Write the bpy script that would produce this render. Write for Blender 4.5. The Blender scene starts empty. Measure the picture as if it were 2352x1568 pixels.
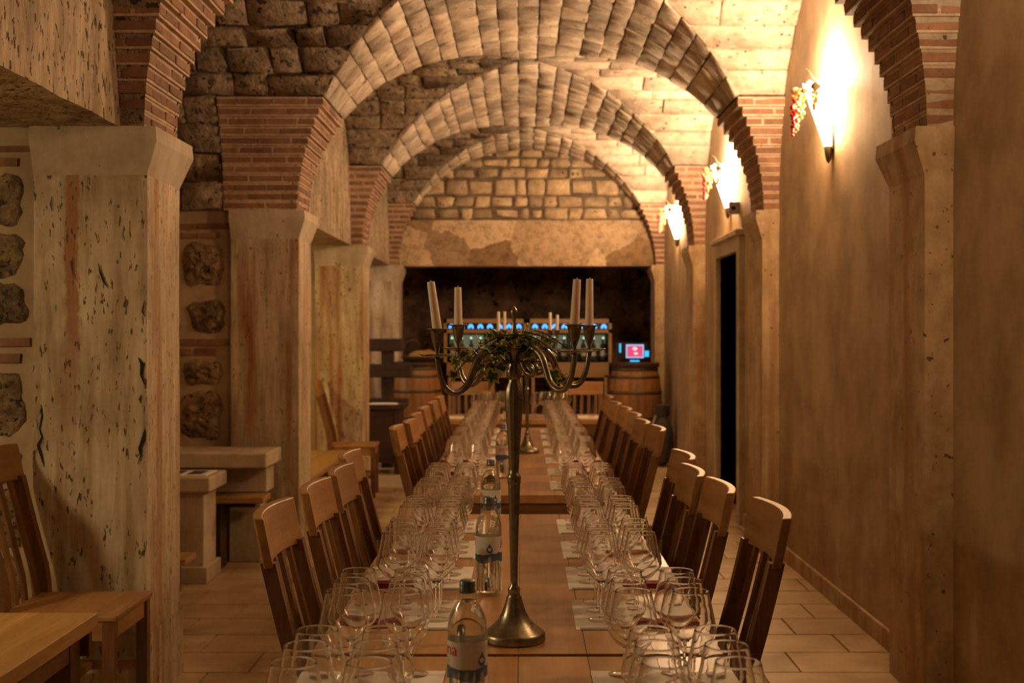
import bpy, math, random
from mathutils import Vector, Matrix, noise
random.seed(7)
PI = math.pi
sc = bpy.context.scene
COL = sc.collection

# ------------------------------------------------------------------ camera / world / light / exposure
CAMZ = 1.52
cam_d = bpy.data.cameras.new('camera'); cam = bpy.data.objects.new('camera', cam_d); COL.objects.link(cam)
cam.location = (0, 0, CAMZ); cam.rotation_euler = (PI/2, 0, 0)
cam_d.sensor_width = 36.0; cam_d.lens = 2800/2352*36
cam_d.shift_x = (1176-1200)/2352; cam_d.shift_y = -(784-765)/2352
cam_d.clip_start = 0.05
cam_d.dof.use_dof = True; cam_d.dof.focus_distance = 3.3; cam_d.dof.aperture_fstop = 5.0
sc.camera = cam
w = bpy.data.worlds.new('world'); sc.world = w; w.use_nodes = True
w.node_tree.nodes['Background'].inputs[0].default_value = (1.0, .8, .6, 1)
w.node_tree.nodes['Background'].inputs[1].default_value = 0.02
sc.view_settings.view_transform = 'Standard'; sc.view_settings.look = 'None'
sc.view_settings.gamma = 1.0; sc.view_settings.use_curve_mapping = False
sc.view_settings.exposure = 1.5
sc.cycles.transparent_max_bounces = 96
sc.cycles.max_bounces = 48; sc.cycles.transmission_bounces = 48; sc.cycles.diffuse_bounces = 5
sc.cycles.use_denoising = True
sc.cycles.sample_clamp_indirect = 4.0
BULB = (1.0, .72, .47); BULB_W = 41.0          # colour and watts of each wall torch's bulb
SHADE_E = 56.0                                 # glow of the torches' translucent shades
NICHE = (1.0, .78, .42)                        # lamps inside the left niches

# ------------------------------------------------------------------ geometry of the place (metres, y = depth from camera)
X0 = .054                 # axis of the vault
AX, AZ, BY = 1.6, 1.46, 1.45
ZS = 2.364                # springing
XR, XRP = 1.76, 1.643     # right wall, right pilaster face
XL0, XL1, XLW = -1.535, -1.998, -1.645   # left pillar inner / outer face, arcade wall face
XLO = -3.2                # far wall of the niches
PY = [1.60, 4.98, 8.36, 11.74, 15.12]; PD = .48
ZB = ZS + 12*.0617

# ------------------------------------------------------------------ materials
def nt(name):
    m = bpy.data.materials.new(name); m.use_nodes = True
    t = m.node_tree; b = t.nodes['Principled BSDF']
    return m, t, b
def N(t, typ, **kw):
    n = t.nodes.new(typ)
    for k, v in kw.items():
        if k in ('loc',): continue
        if hasattr(n, k): setattr(n, k, v)
        else: n.inputs[k.replace('_', ' ')].default_value = v
    return n
def ramp(t, stops, interp='LINEAR'):
    r = t.nodes.new('ShaderNodeValToRGB'); r.color_ramp.interpolation = interp
    e = r.color_ramp.elements
    while len(e) < len(stops): e.new(.5)
    for el, (p, c) in zip(e, stops):
        el.position = p; el.color = (c[0], c[1], c[2], 1) if len(c) == 3 else c
    return r
def coord(t, scale=(1,1,1), kind='Object', loc=(0,0,0)):
    c = t.nodes.new('ShaderNodeTexCoord'); m = t.nodes.new('ShaderNodeMapping')
    m.inputs['Scale'].default_value = scale; m.inputs['Location'].default_value = loc
    t.links.new(c.outputs[kind], m.inputs['Vector']); return m.outputs['Vector']
def mix(t, a, b, fac, mode='MIX'):
    m = t.nodes.new('ShaderNodeMix'); m.data_type = 'RGBA'; m.blend_type = mode
    for sock, v in ((m.inputs['Factor'], fac), (m.inputs['A'], a), (m.inputs['B'], b)):
        if hasattr(v, 'is_output'): t.links.new(v, sock)
        elif isinstance(v, (int, float)): sock.default_value = v
        else: sock.default_value = (v[0], v[1], v[2], 1)
    return m.outputs['Result']
def noise_n(t, vec, scale, detail=4, rough=.6, dist=0.0):
    n = t.nodes.new('ShaderNodeTexNoise'); n.inputs['Scale'].default_value = scale
    n.inputs['Detail'].default_value = detail; n.inputs['Roughness'].default_value = rough
    n.inputs['Distortion'].default_value = dist
    t.links.new(vec, n.inputs['Vector']); return n.outputs['Fac']
def bump(t, b, h, strength=.4, dist=.01):
    n = t.nodes.new('ShaderNodeBump'); n.inputs['Strength'].default_value = strength; n.inputs['Distance'].default_value = dist
    t.links.new(h, n.inputs['Height']); t.links.new(n.outputs['Normal'], b.inputs['Normal'])
def rnd(t): return t.nodes.new('ShaderNodeObjectInfo').outputs['Random']

def stone_mat(name, light, dark, pit=(.03,.02,.012), streak=(1,1,.12), streak_s=14, pit_s=30, pit_t=.36, rust=None, var=.25, bump_d=.012, rough=.85, big_t=.30, band=None):
    m, t, b = nt(name)
    v = coord(t)
    vs = coord(t, streak)
    big = noise_n(t, vs, streak_s, 6, .65)
    col = ramp(t, [(.32, dark), (.62, light)]); t.links.new(big, col.inputs['Fac'])
    c = col.outputs['Color']
    blot = noise_n(t, v, 2.3, 5, .65)
    rb = ramp(t, [(.35, (.55,.5,.45)), (.6, (1,1,1))]); t.links.new(blot, rb.inputs['Fac'])
    c = mix(t, c, rb.outputs['Color'], .7, 'MULTIPLY')
    if rust:
        rn = noise_n(t, coord(t, (2.6, 2.6, .18)), 2.2, 5, .6)
        rr = ramp(t, [(.53, (0,0,0)), (.68, (1,1,1))]); t.links.new(rn, rr.inputs['Fac'])
        c = mix(t, c, rust, rr.outputs['Color'])
    if band:      # one rust-red vein running down the block
        sp = t.nodes.new('ShaderNodeSeparateXYZ'); t.links.new(v, sp.inputs[0])
        wob = noise_n(t, coord(t, (1,1,.6)), 5, 5, .7)
        def ma(op, a, b_, c_=None):
            n = t.nodes.new('ShaderNodeMath'); n.operation = op
            for q, val in enumerate((a, b_, c_)):
                if val is None: continue
                if hasattr(val, 'is_output'): t.links.new(val, n.inputs[q])
                else: n.inputs[q].default_value = val
            return n.outputs[0]
        xx_ = ma('ADD', ma('SUBTRACT', sp.outputs[0], band[0]), ma('MULTIPLY_ADD', wob, .12, -.06))
        f1 = ma('SUBTRACT', 1.0, ma('DIVIDE', ma('ABSOLUTE', xx_, 0), band[1])); f1 = ma('MINIMUM', ma('MAXIMUM', ma('MULTIPLY', f1, 2.0), 0), .8)
        f2 = ma('MINIMUM', ma('MAXIMUM', ma('DIVIDE', ma('SUBTRACT', sp.outputs[2], band[2]-.5), .6), 0), 1.0)
        c = mix(t, c, (.30,.115,.04), ma('MULTIPLY', f1, f2))
    # pits
    pv = coord(t, (1, 1, streak[2]*2.2 if streak[2] < .5 else 1))
    pn = noise_n(t, pv, pit_s, 3, .55)
    pr = ramp(t, [(pit_t-.05, (1,1,1)), (pit_t, (0,0,0))]); t.links.new(pn, pr.inputs['Fac'])
    pn2 = noise_n(t, pv, pit_s*.16, 8, .75)
    pr2 = ramp(t, [(big_t, (1,1,1)), (big_t+.03, (0,0,0))]); t.links.new(pn2, pr2.inputs['Fac'])
    pmask = mix(t, pr.outputs['Color'], pr2.outputs['Color'], 1.0, 'LIGHTEN')
    c = mix(t, c, pit, pmask)
    if var:
        mr = t.nodes.new('ShaderNodeMapRange'); mr.inputs['To Min'].default_value = 1-var; mr.inputs['To Max'].default_value = 1+var*.6
        t.links.new(rnd(t), mr.inputs['Value'])
        hs = t.nodes.new('ShaderNodeHueSaturation'); t.links.new(c, hs.inputs['Color']); t.links.new(mr.outputs['Result'], hs.inputs['Value'])
        c = hs.outputs['Color']
    t.links.new(c, b.inputs['Base Color']); b.inputs['Roughness'].default_value = rough
    h = mix(t, big, (0,0,0), pmask)
    bump(t, b, h, .9, bump_d)
    return m
M = {}
M['trav'] = stone_mat('travertine', (.66,.56,.41), (.36,.265,.155), rust=(.30,.13,.045), pit=(.10,.06,.03), pit_s=75, pit_t=.372, var=.08, big_t=.27)
M['trav1'] = stone_mat('travertine_rust_band', (.66,.56,.41), (.36,.265,.155), rust=(.36,.20,.09), pit=(.10,.06,.03), pit_s=75, pit_t=.372, var=.0, big_t=.27, band=(-1.843, .036, 1.55))
M['arc'] = stone_mat('stained_arcade_stone', (.56,.45,.31), (.26,.185,.11), pit=(.06,.04,.02), streak=(1,1,.22), streak_s=11, pit_s=40, pit_t=.40, var=0, big_t=.33, bump_d=.03)
M['travR'] = stone_mat('travertine_ochre', (.60,.47,.30), (.44,.31,.18), pit=(.16,.10,.05), rust=(.36,.20,.09), streak=(1,1,.6), streak_s=12, pit_t=.33, var=.06, big_t=.26)
M['vault'] = stone_mat('vault_stone', (.68,.575,.445), (.44,.345,.25), pit=(.11,.075,.045), streak=(1,1,1), streak_s=9, pit_s=26, pit_t=.35, var=.34, bump_d=.02)
M['mason'] = stone_mat('rough_masonry', (.46,.36,.25), (.22,.155,.095), pit=(.075,.05,.03), streak=(1,1,1), streak_s=13, pit_s=22, pit_t=.40, var=.30, bump_d=.055)
M['rubble'] = stone_mat('rubble_stone', (.44,.31,.17), (.15,.085,.04), pit=(.06,.035,.018), streak=(1,1,1), streak_s=16, pit_s=30, pit_t=.40, var=.3, bump_d=.06)
M['endstone'] = stone_mat('end_wall_stone', (.58,.44,.27), (.30,.20,.11), streak=(1,1,1), streak_s=6, pit_s=18, pit_t=.33, var=.35, bump_d=.02)
M['joint'] = stone_mat('dark_joint', (.17,.12,.075), (.08,.055,.033), streak=(1,1,1), streak_s=10, var=0)
M['plaster'] = stone_mat('wall_plaster', (.50,.375,.235), (.40,.295,.18), streak=(1,1,.35), streak_s=3.2, pit_s=40, pit_t=.18, big_t=.1, var=0, bump_d=.004, rough=.75)
M['mortar'] = stone_mat('brick_mortar', (.62,.455,.325), (.48,.335,.225), streak=(1,1,1), streak_s=20, pit_t=.3, var=.05)
M['brick'] = stone_mat('brick', (.33,.175,.10), (.23,.112,.06), streak=(1,1,1), streak_s=16, pit_s=40, pit_t=.30, var=.28, bump_d=.006)
M['tile'] = stone_mat('floor_tile', (.62,.47,.29), (.52,.385,.225), streak=(1,1,1), streak_s=5, pit_s=40, pit_t=.18, big_t=.1, var=.10, bump_d=.002, rough=.42)
M['grout'] = stone_mat('floor_grout', (.42,.31,.19), (.36,.26,.15), streak=(1,1,1), var=0)
M['slab'] = stone_mat('pale_stone_slab', (.58,.50,.38), (.47,.39,.28), streak=(1,1,.3), streak_s=8, pit_t=.28, var=.05)
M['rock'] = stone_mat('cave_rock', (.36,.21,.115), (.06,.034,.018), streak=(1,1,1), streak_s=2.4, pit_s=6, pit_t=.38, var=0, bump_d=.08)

def lintel_mat():
    m, t, b = nt('lintel_patches')
    v = coord(t, (1.3, 1, .8))
    vo = t.nodes.new('ShaderNodeTexVoronoi'); vo.inputs['Scale'].default_value = 2.0; vo.inputs['Randomness'].default_value = 1
    dn = noise_n(t, v, 3, 4); 
    mx = mix(t, v, dn, .18); t.links.new(mx, vo.inputs['Vector'])
    r = ramp(t, [(.3, (.26,.16,.08)), (.42, (.52,.37,.21)), (.52, (.33,.215,.125)), (.7, (.60,.45,.28))]); t.links.new(vo.outputs['Color'], r.inputs['Fac'])
    n = noise_n(t, coord(t), 12, 6, .7); rr = ramp(t, [(.3, (.35,.3,.25)), (.55, (1,1,1))]); t.links.new(n, rr.inputs['Fac'])
    c = mix(t, r.outputs['Color'], rr.outputs['Color'], .8, 'MULTIPLY')
    t.links.new(c, b.inputs['Base Color']); b.inputs['Roughness'].default_value = .85; bump(t, b, n, .8, .02)
    return m
M['lintel'] = lintel_mat()

def wood_mat(name, light, dark, axis='y', rough=.4, scale=26, var=.15):
    m, t, b = nt(name)
    s = {'x': (.06,1,1), 'y': (1,.06,1), 'z': (1,1,.06)}[axis]
    n = noise_n(t, coord(t, s), scale, 5, .6, .6)
    n2 = noise_n(t, coord(t, tuple(q*1.0 for q in s)), scale*5, 3, .5)
    r = ramp(t, [(.3, dark), (.7, light)]); t.links.new(n, r.inputs['Fac'])
    r2 = ramp(t, [(.3, (.8,.76,.72)), (.6, (1,1,1))]); t.links.new(n2, r2.inputs['Fac'])
    c = mix(t, r.outputs['Color'], r2.outputs['Color'], .7, 'MULTIPLY')
    mr = t.nodes.new('ShaderNodeMapRange'); mr.inputs['To Min'].default_value = 1-var; mr.inputs['To Max'].default_value = 1+var
    t.links.new(rnd(t), mr.inputs['Value'])
    hs = t.nodes.new('ShaderNodeHueSaturation'); t.links.new(c, hs.inputs['Color']); t.links.new(mr.outputs['Result'], hs.inputs['Value'])
    t.links.new(hs.outputs['Color'], b.inputs['Base Color']); b.inputs['Roughness'].default_value = rough
    bump(t, b, n2, .15, .002)
    return m
M['chair'] = wood_mat('chair_wood_shaded', (.235,.112,.04), (.125,.053,.018), 'z', .42)  # posts and slats: shade painted in as darker wood; rails stay lighter
M['chair_h'] = wood_mat('chair_wood_cross', (.40,.215,.08), (.26,.125,.043), 'y', .42, 18)
M['table'] = wood_mat('table_wood', (.57,.33,.135), (.43,.225,.085), 'y', .30, 14, .10)
M['apron'] = wood_mat('table_apron_wood', (.22,.105,.04), (.14,.062,.024), 'x', .4)
M['dark'] = wood_mat('dark_old_wood', (.075,.036,.018), (.03,.014,.008), 'x', .55)
M['oak'] = wood_mat('barrel_oak', (.36,.17,.055), (.24,.10,.03), 'z', .45)
M['gold'] = wood_mat('honey_wood', (.50,.30,.11), (.40,.22,.075), 'x', .4)
M['bench'] = wood_mat('bench_wood', (.46,.27,.09), (.33,.18,.055), 'y', .45)

def simple(name, col, rough=.5, metal=0.0, emit=None, es=0.0, trans=0.0, ior=1.45, spec=None):
    m, t, b = nt(name)
    b.inputs['Base Color'].default_value = (*col, 1); b.inputs['Roughness'].default_value = rough; b.inputs['Metallic'].default_value = metal
    b.inputs['Transmission Weight'].default_value = trans; b.inputs['IOR'].default_value = ior
    if emit: b.inputs['Emission Color'].default_value = (*emit, 1); b.inputs['Emission Strength'].default_value = es
    return m
def pewter():
    m, t, b = nt('aged_pewter')
    n = noise_n(t, coord(t), 40, 5, .7)
    r = ramp(t, [(.3, (.18,.157,.11)), (.65, (.35,.31,.24))]); t.links.new(n, r.inputs['Fac']); t.links.new(r.outputs['Color'], b.inputs['Base Color'])
    b.inputs['Metallic'].default_value = 1
    rr = ramp(t, [(.3, (.42,.42,.42)), (.7, (.22,.22,.22))]); t.links.new(n, rr.inputs['Fac']); t.links.new(rr.outputs['Color'], b.inputs['Roughness'])
    bump(t, b, n, .12, .002)
    return m
M['pewter'] = pewter()
M['iron'] = simple('black_iron', (.035,.028,.022), .5, .8)
M['hoop'] = simple('barrel_hoop', (.12,.085,.05), .5, .6)
M['black'] = simple('black_panel', (.008,.008,.009), .25)
M['wax'] = simple('candle_wax', (.90,.84,.78), .55); M['wax'].node_tree.nodes['Principled BSDF'].inputs['Subsurface Weight'].default_value = .25
M['paper'] = simple('white_paper', (.88,.85,.82), .6)
M['tag'] = simple('grey_print', (.32,.30,.27), .6)
M['napkin'] = simple('burgundy_napkin', (.23,.030,.040), .85)
M['whitecloth'] = simple('white_napkin', (.78,.72,.68), .8)
M['cap'] = simple('bottle_cap', (.16,.19,.23), .35, .6)
def film(name, col, op):
    m, t, b = nt(name); b.inputs['Base Color'].default_value = (*col, 1); b.inputs['Roughness'].default_value = .5; b.inputs['Alpha'].default_value = op; return m
M['lab_w'] = film('label_white', (.80,.78,.76), .86)
M['lab_b'] = film('label_blue', (.075,.14,.27), .8)
M['lab_r'] = simple('label_red', (.62,.03,.03), .5)
M['leaf'] = simple('ivy_green', (.075,.165,.04), .4)
M['leaf_e'] = simple('ivy_cream_edge', (.66,.63,.34), .45)
M['vine'] = simple('ivy_stem', (.09,.055,.03), .6)
M['grey'] = simple('grey_plastic', (.28,.26,.25), .5)
M['crackdark'] = simple('crack_shadow', (.02,.014,.009), .9)
M['bag'] = simple('dark_grey_cloth', (.07,.065,.062), .9)
M['doorleaf'] = wood_mat('door_leaf', (.05,.028,.014), (.03,.016,.008), 'z', .5)
M['straw'] = stone_mat('straw', (.55,.34,.12), (.36,.20,.06), streak=(1,1,1), streak_s=40, var=0)
M['wicker'] = simple('wicker', (.12,.07,.03), .7)
M['blue_led'] = simple('blue_led', (.02,.05,.1), .4, 0, (.08,.38,1.0), .75)
M['cyan_led'] = simple('cyan_led', (.02,.06,.1), .4, 0, (.05,.55,1.0), .4)
M['green_led'] = simple('green_led', (.02,.06,.04), .4, 0, (.55,1.0,.75), .6)
M['screen_b'] = simple('screen_blue', (.05,.1,.2), .3, 0, (.35,.55,1.0), .38)
M['screen_p'] = simple('screen_pink', (.2,.02,.05), .3, 0, (.62,.07,.17), .38)
M['screen_w'] = simple('screen_white', (.5,.4,.4), .3, 0, (1.0,.65,.7), .38)
M['lit_back'] = simple('lit_cabinet_back', (.30,.32,.26), .6, 0, (.55,.60,.42), .07)
M['bottleglass'] = simple('dark_wine_bottle', (.10,.115,.07), .15)
M['foil'] = simple('bottle_foil', (.30,.28,.22), .4)
M['water'] = simple('water', (1,1,1), 0.0, 0, trans=1.0, ior=1.33)
M['stem'] = simple('clear_glass', (1,1,1), 0.0, 0, trans=1.0, ior=1.45)
def thin_glass(name, tint=(.97,.965,.95), edge=(.62,.55,.44), gloss=.92):
    m = bpy.data.materials.new(name); m.use_nodes = True; t = m.node_tree; t.nodes.clear()
    o = t.nodes.new('ShaderNodeOutputMaterial'); mx = t.nodes.new('ShaderNodeMixShader')
    tr = t.nodes.new('ShaderNodeBsdfTransparent'); gl = t.nodes.new('ShaderNodeBsdfGlossy'); gl.inputs['Roughness'].default_value = .02
    gl.inputs['Color'].default_value = (gloss,gloss,gloss,1)
    lw = t.nodes.new('ShaderNodeLayerWeight'); lw.inputs['Blend'].default_value = .5
    p = t.nodes.new('ShaderNodeMath'); p.operation = 'POWER'; p.inputs[1].default_value = 3.0; t.links.new(lw.outputs['Facing'], p.inputs[0])
    a = t.nodes.new('ShaderNodeMath'); a.operation = 'MULTIPLY_ADD'; a.inputs[1].default_value = .85; a.inputs[2].default_value = .06; t.links.new(p.outputs[0], a.inputs[0])
    p2 = t.nodes.new('ShaderNodeMath'); p2.operation = 'POWER'; p2.inputs[1].default_value = 5.0; t.links.new(lw.outputs['Facing'], p2.inputs[0])
    c = mix(t, tint, edge, p2.outputs[0]); t.links.new(c, tr.inputs['Color'])
    t.links.new(a.outputs[0], mx.inputs[0]); t.links.new(tr.outputs[0], mx.inputs[1]); t.links.new(gl.outputs[0], mx.inputs[2])
    t.links.new(mx.outputs[0], o.inputs['Surface']); return m
M['glass'] = thin_glass('thin_glass')
M['bglass'] = thin_glass('bottle_glass', (.94,.95,.92), (.5,.5,.42))
def shade_mat(f=1.0):
    m, t, b = nt('torch_shade')
    n = noise_n(t, coord(t), 14, 3); r = ramp(t, [(.35, (1.0,.44,.13)), (.6, (1.0,.70,.38))]); t.links.new(n, r.inputs['Fac'])
    b.inputs['Base Color'].default_value = (.6,.42,.25,1)
    t.links.new(r.outputs['Color'], b.inputs['Emission Color']); b.inputs['Emission Strength'].default_value = SHADE_E*f
    return m
M['shade'] = shade_mat(); M['shade_dim'] = shade_mat(.42)
M['bulb_dim'] = simple('dimmed_bulb', (1,.9,.8), .4, 0, (1,.8,.55), 20.0)
M['bulb'] = simple('glowing_bulb', (1,.9,.8), .4, 0, (1,.8,.55), 60.0)
def bead(name, col):
    m, t, b = nt(name); b.inputs['Base Color'].default_value = (*col, 1); b.inputs['Roughness'].default_value = .15
    b.inputs['Transmission Weight'].default_value = .35; b.inputs['Subsurface Weight'].default_value = .4; b.inputs['Subsurface Scale'].default_value = .02
    return m
M['amber'] = bead('amber_bead', (.70,.24,.02)); M['pink'] = bead('pink_bead', (.62,.02,.06))
M['leafd'] = simple('dark_resin_leaf', (.10,.075,.03), .5)

# ------------------------------------------------------------------ mesh helpers
class MB:
    def __init__(s): s.v = []; s.f = []; s.mi = []
    def add(s, vs, fs, mi=0):
        o = len(s.v); s.v += [tuple(p) for p in vs]; s.f += [tuple(i+o for i in f) for f in fs]; s.mi += [mi]*len(fs); return s
    def box(s, x0, x1, y0, y1, z0, z1, mi=0, j=0.0):
        vs = [(x, y, z) for z in (z0, z1) for y in (y0, y1) for x in (x0, x1)]
        if j: vs = [tuple(c+random.uniform(-j, j) for c in p) for p in vs]
        return s.add(vs, [(0,2,3,1),(4,5,7,6),(0,1,5,4),(2,6,7,3),(0,4,6,2),(1,3,7,5)], mi)
    def hexa(s, b4, t4, mi=0):        # bottom 4 and top 4 corners, ccw seen from above
        return s.add(list(b4)+list(t4), [(3,2,1,0),(4,5,6,7),(0,1,5,4),(1,2,6,5),(2,3,7,6),(3,0,4,7)], mi)
    def lathe(s, prof, seg=24, c=(0,0,0), mi=0, close=False, sx=1, sy=1):
        o = len(s.v); n = len(prof)
        for r, z in prof:
            for k in range(seg):
                a = 2*PI*k/seg; s.v.append((c[0]+r*math.cos(a)*sx, c[1]+r*math.sin(a)*sy, c[2]+z))
        for i in range(n-1):
            for k in range(seg):
                k2 = (k+1) % seg
                s.f.append((o+i*seg+k, o+i*seg+k2, o+(i+1)*seg+k2, o+(i+1)*seg+k)); s.mi.append(mi)
        if close:
            s.f.append(tuple(o+k for k in reversed(range(seg)))); s.mi.append(mi)
            s.f.append(tuple(o+(n-1)*seg+k for k in range(seg))); s.mi.append(mi)
        return s
    def tube(s, pts, rad, seg=8, mi=0, cap=True):
        pts = [Vector(p) for p in pts]; n = len(pts); rads = rad if isinstance(rad, (list, tuple)) else [rad]*n
        o = len(s.v); up = None
        for i, p in enumerate(pts):
            d = (pts[min(i+1, n-1)]-pts[max(i-1, 0)]).normalized()
            if up is None:
                up = d.orthogonal().normalized()
            else:
                up = (up - d*up.dot(d)); up = up.normalized() if up.length > 1e-6 else d.orthogonal().normalized()
            q = d.cross(up)
            for k in range(seg):
                a = 2*PI*k/seg; s.v.append(tuple(p+(up*math.cos(a)+q*math.sin(a))*rads[i]))
        for i in range(n-1):
            for k in range(seg):
                k2 = (k+1) % seg; s.f.append((o+i*seg+k, o+i*seg+k2, o+(i+1)*seg+k2, o+(i+1)*seg+k)); s.mi.append(mi)
        if cap:
            s.f.append(tuple(o+k for k in reversed(range(seg)))); s.mi.append(mi)
            s.f.append(tuple(o+(n-1)*seg+k for k in range(seg))); s.mi.append(mi)
        return s
    def sphere(s, c, r, seg=10, rings=6, mi=0, sq=(1,1,1)):
        o = len(s.v)
        for i in range(1, rings):
            a = PI*i/rings
            for k in range(seg):
                b = 2*PI*k/seg
                s.v.append((c[0]+r*sq[0]*math.sin(a)*math.cos(b), c[1]+r*sq[1]*math.sin(a)*math.sin(b), c[2]+r*sq[2]*math.cos(a)))
        t = len(s.v); s.v.append((c[0], c[1], c[2]+r*sq[2])); s.v.append((c[0], c[1], c[2]-r*sq[2]))
        for k in range(seg):
            k2 = (k+1) % seg
            s.f.append((o+k, o+k2, t)); s.mi.append(mi)
            l = o+(rings-2)*seg; s.f.append((l+k2, l+k, t+1)); s.mi.append(mi)
            for i in range(rings-2):
                s.f.append((o+i*seg+k2, o+i*seg+k, o+(i+1)*seg+k, o+(i+1)*seg+k2)); s.mi.append(mi)
        return s
    def mesh(s, name, mat, smooth=False):
        me = bpy.data.meshes.new(name); me.from_pydata(s.v, [], s.f)
        for m in (mat if isinstance(mat, (list, tuple)) else [mat]): me.materials.append(M[m])
        if any(s.mi): me.polygons.foreach_set('material_index', s.mi)
        if smooth: me.polygons.foreach_set('use_smooth', [True]*len(me.polygons))
        me.update(); return me
    def build(s, name, mat, parent=None, smooth=False, loc=None):
        return ob(name, s.mesh(name, mat, smooth), parent, loc)
def ob(name, me, parent=None, loc=None, rz=0):
    o = bpy.data.objects.new(name, me); COL.objects.link(o)
    if parent: o.parent = parent
    if loc: o.location = loc
    if rz: o.rotation_euler = (0,0,rz)
    return o
def tag(o, label, cat, group=None):
    o['label'] = label; o['category'] = cat
    if group: o['group'] = group
    return o
def empty(name, loc=(0,0,0), rz=0):
    o = bpy.data.objects.new(name, None); COL.objects.link(o); o.location = loc; o.rotation_euler = (0,0,rz); o.empty_display_size = .05; return o
def struct(o, label=None):
    o['kind'] = 'structure'
    if label: o['label'] = label
    return o
def copy_tree(o, parent=None):
    c = o.copy(); COL.objects.link(c); c.parent = parent
    for ch in o.children: copy_tree(ch, c)
    return c
def bevel(o, wd=.004, seg=2):
    m = o.modifiers.new('bevel', 'BEVEL'); m.width = wd; m.segments = seg; m.limit_method = 'ANGLE'; return o

def block(P, ls, lt, gap=.008, rnd_=.012, depth=.03, proud=0.0, jit=.006, nz=.008):
    """a dressed stone: P(s,t,h) maps the unit square and a height above the face to a point"""
    gs, gt = gap/ls, gap/lt; es, et = min(.25, rnd_/ls), min(.25, rnd_/lt)
    S = [gs, gs+es, 1-gs-es, 1-gs]; T = [gt, gt+et, 1-gt-et, 1-gt]
    mb = MB(); vs = []
    for i, a in enumerate(S):
        for j, b in enumerate(T):
            rim = (i in (0,3)) + (j in (0,3))
            h = proud + (0, -rnd_*.8, -rnd_*1.3)[rim] + random.uniform(-nz, nz)
            vs.append(P(a+random.uniform(-jit,jit)/ls, b+random.uniform(-jit,jit)/lt, h))
    fs = [(i*4+j, (i+1)*4+j, (i+1)*4+j+1, i*4+j+1) for i in range(3) for j in range(3)]
    ring = [0,1,2,3,7,11,15,14,13,12,8,4]
    base = len(vs)
    for r in ring:
        i, j = divmod(r, 4); vs.append(P(S[i], T[j], -depth))
    for k in range(12):
        k2 = (k+1) % 12; fs.append((ring[k], ring[k2], base+k2, base+k))
    mb.add(vs, fs); return mb

def splits(a, b, lo, hi):
    out = [a]; 
    while b-out[-1] > hi*1.25: out.append(out[-1]+random.uniform(lo, hi))
    if b-out[-1] < lo*.6 and len(out) > 1: out.pop()
    out.append(b); return out

# ------------------------------------------------------------------ vault
def Lp(th, y, h=0.0):      # long barrel, h = towards the room
    n = Vector((math.cos(th)/AX, 0, -math.sin(th)/AZ)).normalized()
    return Vector((X0-AX*math.cos(th), y, ZS+AZ*math.sin(th))) + n*h
def Cp(ph, x, yc, h=0.0):  # cross barrel of a bay
    n = Vector((0, math.cos(ph)/BY, -math.sin(ph)/AZ)).normalized()
    return Vector((x, yc-BY*math.cos(ph), ZS+AZ*math.sin(ph))) + n*h
TH0 = math.asin((ZB-ZS)/AZ)

def arch(i, near=True, far=True, stones=True):
    y0, y1 = PY[i], PY[i]+PD
    ya = lambda th: y0 - (BY*(1-abs(math.cos(th))) if near else 0)
    yb = lambda th: (y1 + BY*(1-abs(math.cos(th)))) if far else (15.31 if i == 4 else y1)
    mb = MB(); n = 40; off = -.035 if stones else 0
    for a in range(n+1):
        th = PI*a/n
        for q in range(5): 
            y = ya(th)+(yb(th)-ya(th))*q/4; mb.v.append(tuple(Lp(th, y, off)))
    for a in range(n):
        for q in range(4): mb.f.append((a*5+q, (a+1)*5+q, (a+1)*5+q+1, a*5+q+1)); mb.mi.append(0)
    root = struct(mb.build('ceiling', 'joint' if stones else 'vault'))
    if not stones: return root
    nC = 21
    ths = [TH0 + (PI-2*TH0)*(k + (random.uniform(-.16,.16) if 0 < k < nC else 0))/nC for k in range(nC+1)]
    for k in range(nC):
        t0, t1 = ths[k], ths[k+1]; tm = (t0+t1)/2
        cuts = splits(ya(tm), yb(tm), .17, .36)
        for q in range(len(cuts)-1):
            fa = ya if q == 0 else (lambda th, c=cuts[q]: c)
            fb = yb if q == len(cuts)-2 else (lambda th, c=cuts[q+1]: c)
            def P(s, t, h):
                th = t0+(t1-t0)*t; return Lp(th, fa(th)+(fb(th)-fa(th))*s, h)
            L = cuts[q+1]-cuts[q]
            if L < .05: continue
            block(P, L, .155, gap=random.uniform(.0015,.0045), rnd_=.007, proud=random.uniform(-.006,.006), jit=.007, nz=.0035).build('stone', 'vault', root, True)
    return root

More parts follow.
